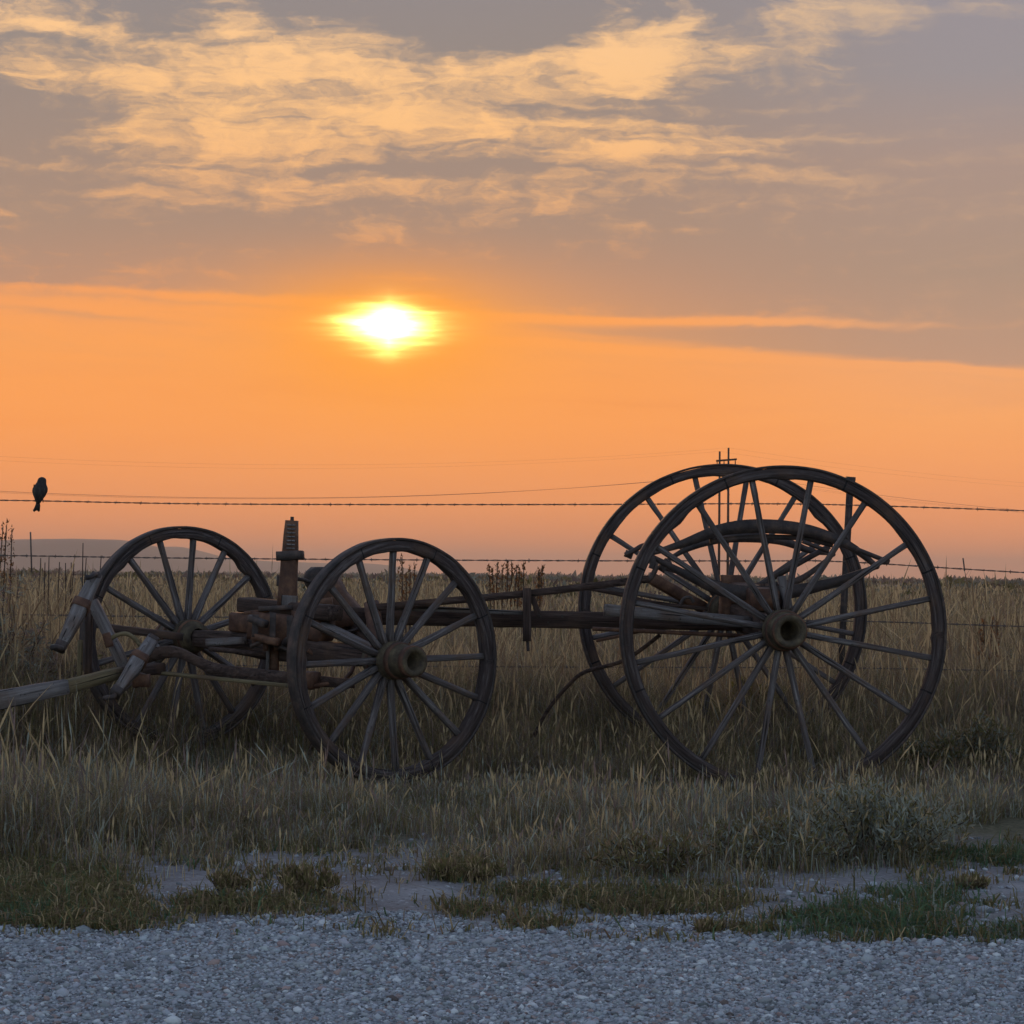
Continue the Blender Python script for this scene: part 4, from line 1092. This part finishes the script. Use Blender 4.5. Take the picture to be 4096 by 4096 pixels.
# ------------------------------------------------------------------ far power line
UY = 267.0
ld = Vector((math.cos(math.radians(25)), math.sin(math.radians(25)), 0)); pd = Vector((-ld.y, ld.x, 0))
m_pole = WOOD_DARK
def utility(base_c, label, group):
    e = empty('utility_pole', base_c)
    tag(e, label, 'utility pole', group)
    tops = []
    for sgn, ht in ((1, 14.75), (-1, 15.05)):
        b = base_c + pd * (sgn * .95)
        tube('pole', [b, b + Vector((0, 0, ht * .5)), b + Vector((0, 0, ht))], [.15, .13, .10], m_pole, e, 10)
        tops.append(b + Vector((0, 0, ht)))
    z1 = base_c.z + 13.75
    a = base_c.copy(); a.z = z1
    beam('crossarm', a - pd * 2.6, a + pd * 1.6, .16, .2, m_pole, e)
    a2 = a.copy(); a2.z = z1 - 3.8
    beam('brace', a2 - pd * .95 + ld * .12, a - pd * -.95 + Vector((0, 0, -1.2)) + ld * .12, .08, .1, m_pole, e)
    beam('brace', a2 + pd * .95 - ld * .12, a - pd * .95 + Vector((0, 0, -1.2)) - ld * .12, .08, .1, m_pole, e)
    ins = []
    for k in (-2.4, 0, 1.5):
        q = a + pd * k
        tube('insulator', [q + Vector((0, 0, -.1)), q + Vector((0, 0, -.8)), q + Vector((0, 0, -1.55))], [.05, .08, .05], m_pole, e, 8)
        ins.append(q + Vector((0, 0, -1.55)))
    return e, tops + ins
ub = P(2893, 2316, UY); ub.z = float(terrain(ub.x, ub.y))
G = 'utility poles carrying the power line'
_, A0 = utility(ub, 'far twin wooden utility pole with crossarm rising behind the tall rear wheels', G)
SP = 130.0
ends = []
for sgn in (-1, 1):
    b = ub + ld * (SP * sgn); b.z = float(terrain(b.x, b.y))
    ends.append((b, [q + ld * (SP * sgn) + Vector((0, 0, b.z - ub.z)) for q in A0]))
utility(ends[0][0], 'twin wooden utility pole at the near left end of the power line', G)
utility(ends[1][0], 'twin wooden utility pole at the farthest right end of the power line', G)
names = ['upper shield wire from the shorter pole top', 'upper shield wire from the taller pole top', 'lower conductor hung from the near crossarm end', 'lower conductor hung from the middle of the crossarm', 'lower conductor hung from the far crossarm end']
for k, a in enumerate(A0):
    pts = []
    sag = 3.4 if k < 2 else 3.9
    for (b, bp), sg in ((ends[0], -1), (ends[1], 1)):
        seg = [a.lerp(bp[k], t) + Vector((0, 0, -4 * sag * t * (1 - t))) for t in np.linspace(0, 1, 40)]
        pts = (seg[::-1] if sg < 0 else pts + seg[1:])
    o = tube('power_cable', pts, .005 if k < 2 else (.016 if k == 2 else .006), WIRE, None, 5)
    tag(o, 'thin dark ' + names[k], 'power cable', 'cables of the far power line')

# ------------------------------------------------------------------ single plants, each a thing of its own
def leafy(name, label, cat, px, py, Yd, rw, h, n_leaf, leaf, cols, wts, seed, group=None, n_stem=14, upr=.8):
    """shrub or tuft: stems fanning from the foot, narrow leaves along them"""
    rs = np.random.default_rng(seed)
    foot = P(px, py, Yd); foot.z = float(terrain(foot.x, foot.y))
    e = empty(name, foot)
    tag(e, label, cat, group)
    arrs = []; ends_ = []
    for i in range(n_stem):
        a = rs.uniform(0, 6.283); rr = rw * math.sqrt(rs.random()); hh_ = h * (1 - .55 * (rr / rw) ** 2) * rs.uniform(.7, 1.05)
        st0 = Vector((math.cos(a) * rr * .3, math.sin(a) * rr * .3 * .8, -.01)); en = Vector((math.cos(a) * rr, math.sin(a) * rr * .8, hh_))
        md = st0.lerp(en, .5) + Vector((0, 0, hh_ * .12)) + Vector(rs.normal(0, rw * .04, 3))
        pts = spline([st0, md, en], 4)
        arrs.append(tube_arrays(pts, [max(.0032 * (1 - .6 * k / len(pts)), .001) for k in range(len(pts))], 5)); ends_.append(pts)
    V, F_ = merge(arrs)
    m_st = WOOD_DARK
    link('stems', np_mesh('stems', V, F_), m_st, e, WM[e].copy())
    si = rs.integers(0, n_stem, n_leaf); tt = rs.uniform(.18, 1, n_leaf) ** .7
    pc = np.array([ends_[a][min(int(t * (len(ends_[a]) - 1)), len(ends_[a]) - 1)][:] for a, t in zip(si, tt)]) + rs.normal(0, rw * .055, (n_leaf, 3))
    pc[:, 2] = np.maximum(pc[:, 2], .004)
    d = rs.normal(0, .6, (n_leaf, 3)) + np.array([0, 0, upr]); d /= np.linalg.norm(d, axis=1, keepdims=True)
    sd_ = np.cross(d, rs.normal(0, 1, (n_leaf, 3))); sd_ /= np.linalg.norm(sd_, axis=1, keepdims=True)
    ln = leaf * rs.uniform(.6, 1.5, (n_leaf, 1)); wd = ln * .10
    v = np.stack([pc, pc + d * ln * .5 + sd_ * wd, pc + d * ln, pc + d * ln * .5 - sd_ * wd], 1).reshape(-1, 3)
    q = np.arange(len(v)).reshape(-1, 4)
    tint = np.repeat(palette(n_leaf, rs, cols, wts, .3), 4, 0)
    link('foliage', np_mesh('foliage', v, [q], {'tint': tint}), BLADE, e, WM[e].copy())
    return e
def gy(X, Y):
    a, b = px_ground([X], [Y]); return float(b[0])
def at_ground(X, Y): return X * 2.12, Y * 2.12, gy(X, Y)
SG = 'sagebrush bushes at the edge of the dirt'
leafy('sagebrush', 'largest pale grey green sagebrush bush, in front of the tall near wheel', 'bush', *at_ground(1640, 1625), .40, .27, 9500, .026, [SAGE, OLIVE, STRAW], [.75, .3, .15], 1, SG, 44)
leafy('sagebrush', 'grey green sagebrush bush in front of the gap between the tall wheels', 'bush', *at_ground(1450, 1640), .30, .17, 5200, .024, [SAGE, OLIVE, BROWN], [.5, .5, .3], 2, SG, 30)
leafy('sagebrush', 'low olive bush beside the bare dirt near the middle of the verge', 'bush', *at_ground(1240, 1665), .24, .13, 3800, .022, [OLIVE, SAGE, BROWN], [.6, .25, .4], 3, SG, 26)
TG = 'small tufts on the bare dirt'
tufts = [(430, 1690, .085, .05, 'small brown grass tuft alone on the bare dirt at the left'), (575, 1694, .14, .075, 'rounded dark green grass tuft in the middle of the bare dirt patch'),
         (870, 1668, .16, .06, 'flat olive grass tuft at the right end of the bare dirt patch'), (1835, 1672, .07, .03, 'tiny dry grass tuft on the pale ground near the right edge'),
         (1330, 1762, .06, .025, 'tiny brown tuft poking out of the gravel right of centre')]
for k, (X, Y, rw, h, lb) in enumerate(tufts):
    leafy('grass_tuft', lb, 'grass tuft', *at_ground(X, Y), rw, h, int(12000 * rw), .022, [OLIVE, BROWN, STRAW], [.7, .5, .25], 20 + k, TG, 16, 1.4)
leafy('tumbleweed', 'tall tangled grey weed cut off by the left edge beside the wagon tongue', 'weed', -30, 2760, 12.6, .34, .95, 6000, .035, [SAGE * .9, PURP, BROWN], [.6, .4, .3], 31, None, 40, .3)
leafy('tumbleweed', 'dark bushy weed in the grass behind the wagon tongue', 'weed', 300, 2800, 12.9, .45, .50, 7000, .03, [PURP * .8, OLIVE * .9, BROWN], [.5, .5, .3], 32, None, 40, .4)
leafy('tumbleweed', 'yellowish green weed clump growing behind the spokes of the tall near wheel', 'weed', 2960, 2830, 13.2, .48, .42, 7000, .03, [np.array([.20, .15, .04]), OLIVE, BROWN], [.6, .5, .3], 33, None, 36, .7)
leafy('tumbleweed', 'dark green weed clump in the grass right of the tall near wheel', 'weed', 3880, 3010, 11.6, .34, .30, 5000, .03, [OLIVE * .8, SAGE * .7, BROWN], [.6, .4, .3], 34, None, 30, .5)

def dock(label, spots, Yd, group, seed, name='dock_weed', head=True):
    """group of bare stalks with rough seed plumes; spots = [(px, tip_py)]"""
    rs = np.random.default_rng(seed)
    f0 = P(spots[0][0], 2400, Yd); f0.z = float(terrain(f0.x, f0.y))
    e = empty(name, f0); tag(e, label, 'weed', group)
    arrs = []; hv, hq, hc, off = [], [], [], 0
    for px, py in spots:
        tip = P(px, py, Yd) - f0
        ft = Vector((tip.x * .6 + rs.normal(0, .02), rs.normal(0, .03), -.02))
        pts = spline([ft, ft.lerp(tip, .5) + Vector((rs.normal(0, .01), 0, 0)), tip], 4)
        arrs.append(tube_arrays(pts, [.006 * Yd / 20 * (1 - .6 * k / len(pts)) + .001 for k in range(len(pts))], 5))
        if head:
            nl = 90; t = rs.uniform(.62, 1.02, nl); L_ = (tip - ft).length
            c = np.array([(ft.lerp(tip, q_))[:] for q_ in t]); wdt = .022 * Yd / 20 * np.sin(np.clip((t - .58) / .46, 0, 1) * math.pi)[:, None] + .003
            c = c + rs.normal(0, 1, (nl, 3)) * wdt * .6
            d = rs.normal(0, .5, (nl, 3)) + np.array([0, 0, 1.0]); sdv = rs.normal(0, 1, (nl, 3)); s_ = .011 * Yd / 20
            v = np.stack([c - sdv * s_ * .5, c + sdv * s_ * .5, c + d * s_ * 1.6], 1).reshape(-1, 3)
            hv.append(v); hq.append(np.arange(len(v)).reshape(-1, 3) + off); off += len(v)
            hc.append(np.repeat(palette(nl, rs, [np.array([.20, .085, .035]), BROWN * .7], [.6, .5]), 3, 0))
    V, F_ = merge(arrs)
    link('stalks', np_mesh('stalks', V, F_), WOOD_DARK, e, WM[e].copy())
    if head: link('seed_heads', np_mesh('seed_heads', np.concatenate(hv), [np.concatenate(hq)], {'tint': np.concatenate(hc)}), BLADE, e, WM[e].copy())
    return e
DG = 'stalky weeds standing above the plain'
dock('rust brown dock weed seen through the spokes of the near front wheel', [(1608, 2228), (1640, 2275), (1660, 2268), (1625, 2300)], 17.0, DG, 1)
dock('cluster of dark upright dock stalks on the skyline between the two wheel pairs', [(2010, 2272), (1955, 2274), (1990, 2262), (2030, 2256), (2048, 2262), (2068, 2264), (2095, 2264), (1968, 2282), (2080, 2275)], 24.0, DG, 2)
dock('pair of thin stalks on the skyline just left of the tall far wheel', [(2152, 2280), (2170, 2274), (2160, 2290)], 24.0, DG, 3)
dock('tall reddish dock weed standing in the grass right of the tall near wheel', [(3935, 2490), (3970, 2480), (3990, 2500), (3920, 2530)], 15.0, DG, 4)
dock('forked bare stalk against the hill left of the far front wheel', [(163, 2232), (196, 2228), (180, 2250)], 19.0, DG, 5, head=False)
dock('short bare stalks under the hill close beside the far front wheel', [(238, 2248), (262, 2252), (285, 2250), (296, 2254)], 19.0, DG, 6, head=False)
dock('two thin leaning stalks against the hill, one higher than the other', [(332, 2172), (345, 2232), (405, 2222)], 19.0, DG, 7, head=False)
dock('feathery pale stalks rising at the far left edge above the fence weeds', [(12, 2105), (26, 2098), (48, 2118)], 19.0, DG, 8)

# ------------------------------------------------------------------ evening haze over the plain
hb = bmesh.new(); bmesh.ops.create_cube(hb, size=1.0)
me = bpy.data.meshes.new('haze'); hb.to_mesh(me); hb.free()
haze = bpy.data.objects.new('haze', me); COL.objects.link(haze)
z0, z1 = -16.0, 125.0
haze.scale = (29000, 29000, z1 - z0); haze.location = (0, 0, (z0 + z1) / 2)
mh, n = new_mat('evening_haze')
pv = n.new('ShaderNodeVolumePrincipled')
pv.inputs['Color'].default_value = (1.0, 0.74, 0.55, 1)
pv.inputs['Density'].default_value = 0.00014
pv.inputs['Anisotropy'].default_value = 0.2
o = n.new('ShaderNodeOutputMaterial'); n.l.new(pv.outputs[0], o.inputs['Volume'])
me.materials.append(mh)
tag(haze, kind='stuff')
